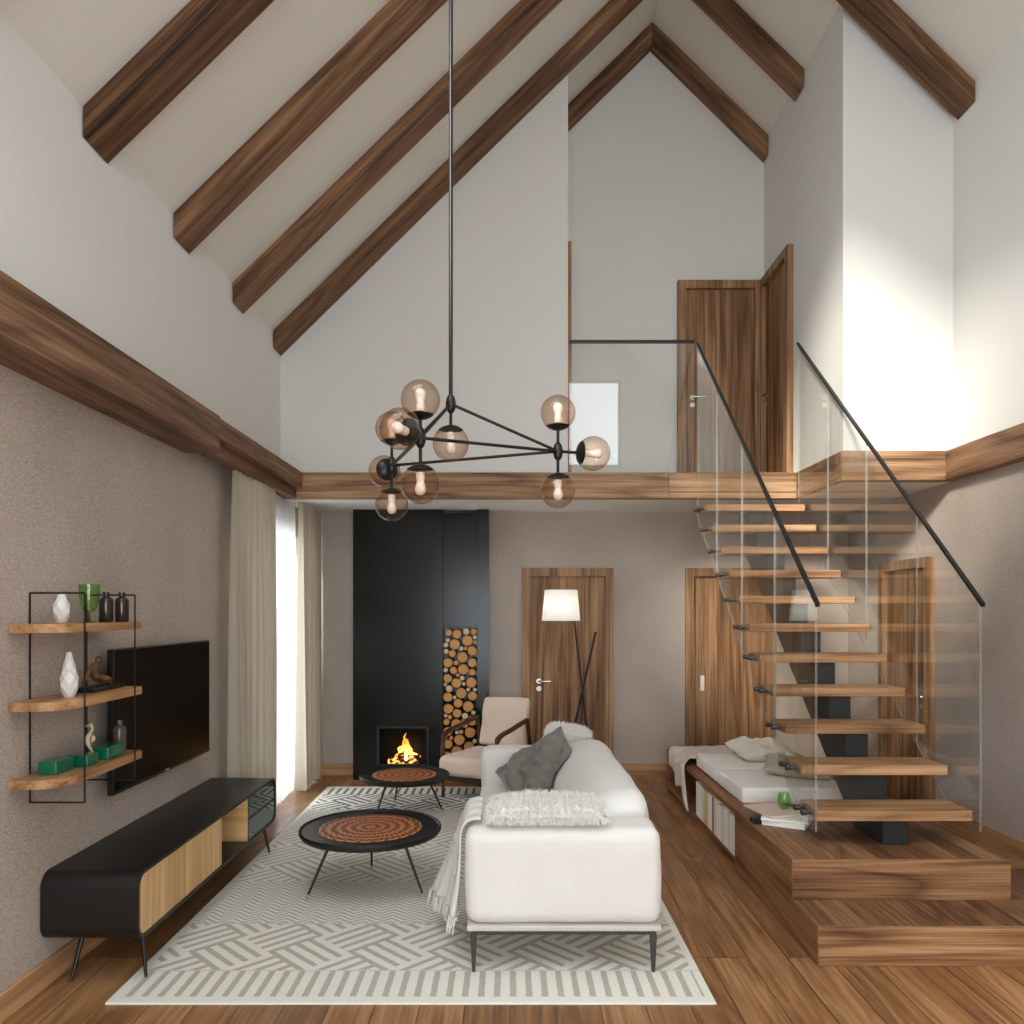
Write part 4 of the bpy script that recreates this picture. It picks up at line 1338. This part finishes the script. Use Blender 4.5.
# glass sides
def side_z(y): return 1.687+.84*(y-4.22)
def glass_side(x0, x1):
    ys = [4.22, 4.882, 5.575, 6.25, 6.885]
    def lo(y): return .478 if y < 4.44 else .478+.80*(y-4.44)
    for a, b in zip(ys[:-1], ys[1:]):
        a2, b2 = a+.002, b-.002
        pts = [(a2, lo(a2))]
        if a2 < 4.44 < b2: pts.append((4.44, lo(4.44)))
        pts += [(b2, lo(b2)), (b2, side_z(b2)), (a2, side_z(a2))]
        obj('glass_panel', prism(B(), pts, x0, x1, 'X', 0, 1), [M['glass'], M['glassedge']], e)
glass_side(GXL-.012, GXL); glass_side(GXR, GXR+.012)
for xx in (GXL-.006, GXR+.006):
    bm = B()
    a, b = 4.20, 6.905
    prism(bm, [(a, side_z(a)-.004), (b, side_z(b)-.004), (b, side_z(b)+.018), (a, side_z(a)+.018)], xx-.011, xx+.011, 'X')
    o = obj('handrail', bm, M['black'], e)

# loft railing
e = empty('loft_railing', (1.06, 7.0, ZL), 0, 'glass balustrade with a thin black rail along the loft edge', 'railing')
obj('glass_panel', prism(B(), [(.522, ZL+.004), (1.615, ZL+.004), (1.615, 4.0), (.522, 4.0)], 7.03, 7.042, 'Y', 0, 1), [M['glass'], M['glassedge']], e)
obj('handrail', box(B(), .52, 1.62, 7.018, 7.054, 3.998, 4.02), M['black'], e)

# ------------------------------------------------------------------ light
w = bpy.data.worlds.new('sky'); scn.world = w; w.use_nodes = True
bg = w.node_tree.nodes['Background']
bg.inputs[0].default_value = (.90, .95, 1.0, 1); bg.inputs[1].default_value = 1.0

def portal(name, loc, direction, sx, sy):
    li = bpy.data.lights.new(name, 'AREA'); li.shape = 'RECTANGLE'; li.size = sx; li.size_y = sy
    li.cycles.is_portal = True
    o = bpy.data.objects.new(name, li); COL.objects.link(o)
    o.location = loc
    o.rotation_euler = Vector(direction).to_track_quat('-Z', 'Y').to_euler()
    return o
portal('added_skylight_portal', ((SX0+SX1)/2-.14, (SY0+SY1)/2, roof((SX0+SX1)/2)+.14), (1, 0, -1), SY1-SY0, (SX1-SX0)*1.414)
portal('gable_daylight', (1.17, YF-.19, 5.23), (0, 1, 0), 1.94, 1.7)
portal('garden_daylight', (.2, YF-.19, 1.31), (0, 1, 0), 3.0, 2.58)
portal('curtain_daylight', (XL-.19, (WY0+WY1)/2, 1.18), (1, 0, 0), WY1-WY0, 2.33)

sun = bpy.data.lights.new('sun', 'SUN'); sun.energy = 0.95; sun.angle = math.radians(9); sun.color = (1, .93, .82)
so = bpy.data.objects.new('sun', sun); COL.objects.link(so)
so.rotation_euler = Vector((.64, 1, -.56)).to_track_quat('-Z', 'Y').to_euler()
so.location = (-6, -6, 6)
def point(name, loc, en, col, r=.03):
    li = bpy.data.lights.new(name, 'POINT'); li.energy = en; li.color = col; li.shadow_soft_size = r
    o = bpy.data.objects.new(name, li); COL.objects.link(o); o.location = loc
point('lamp_bulb_light', (cx, cy, 1.685), 1.0, (1, .98, .96), .04)

# ------------------------------------------------------------------ camera and view
cam = bpy.data.cameras.new('camera'); co = bpy.data.objects.new('camera', cam); COL.objects.link(co)
co.location = (0, 0, 1.65); co.rotation_euler = (PI/2, 0, 0)
cam.sensor_width = 36; cam.lens = 36*800/1024
cam.shift_x = .002; cam.shift_y = .0957
cam.clip_start = .05
scn.camera = co
scn.view_settings.view_transform = 'Standard'
scn.view_settings.look = 'None'
scn.view_settings.exposure = 2.92
scn.view_settings.gamma = 1
scn.view_settings.use_curve_mapping = False
cy_ = scn.cycles
cy_.use_denoising = True
cy_.max_bounces = 14; cy_.diffuse_bounces = 7; cy_.glossy_bounces = 5; cy_.transparent_max_bounces = 32
cy_.transmission_bounces = 8
cy_.sample_clamp_indirect = 6
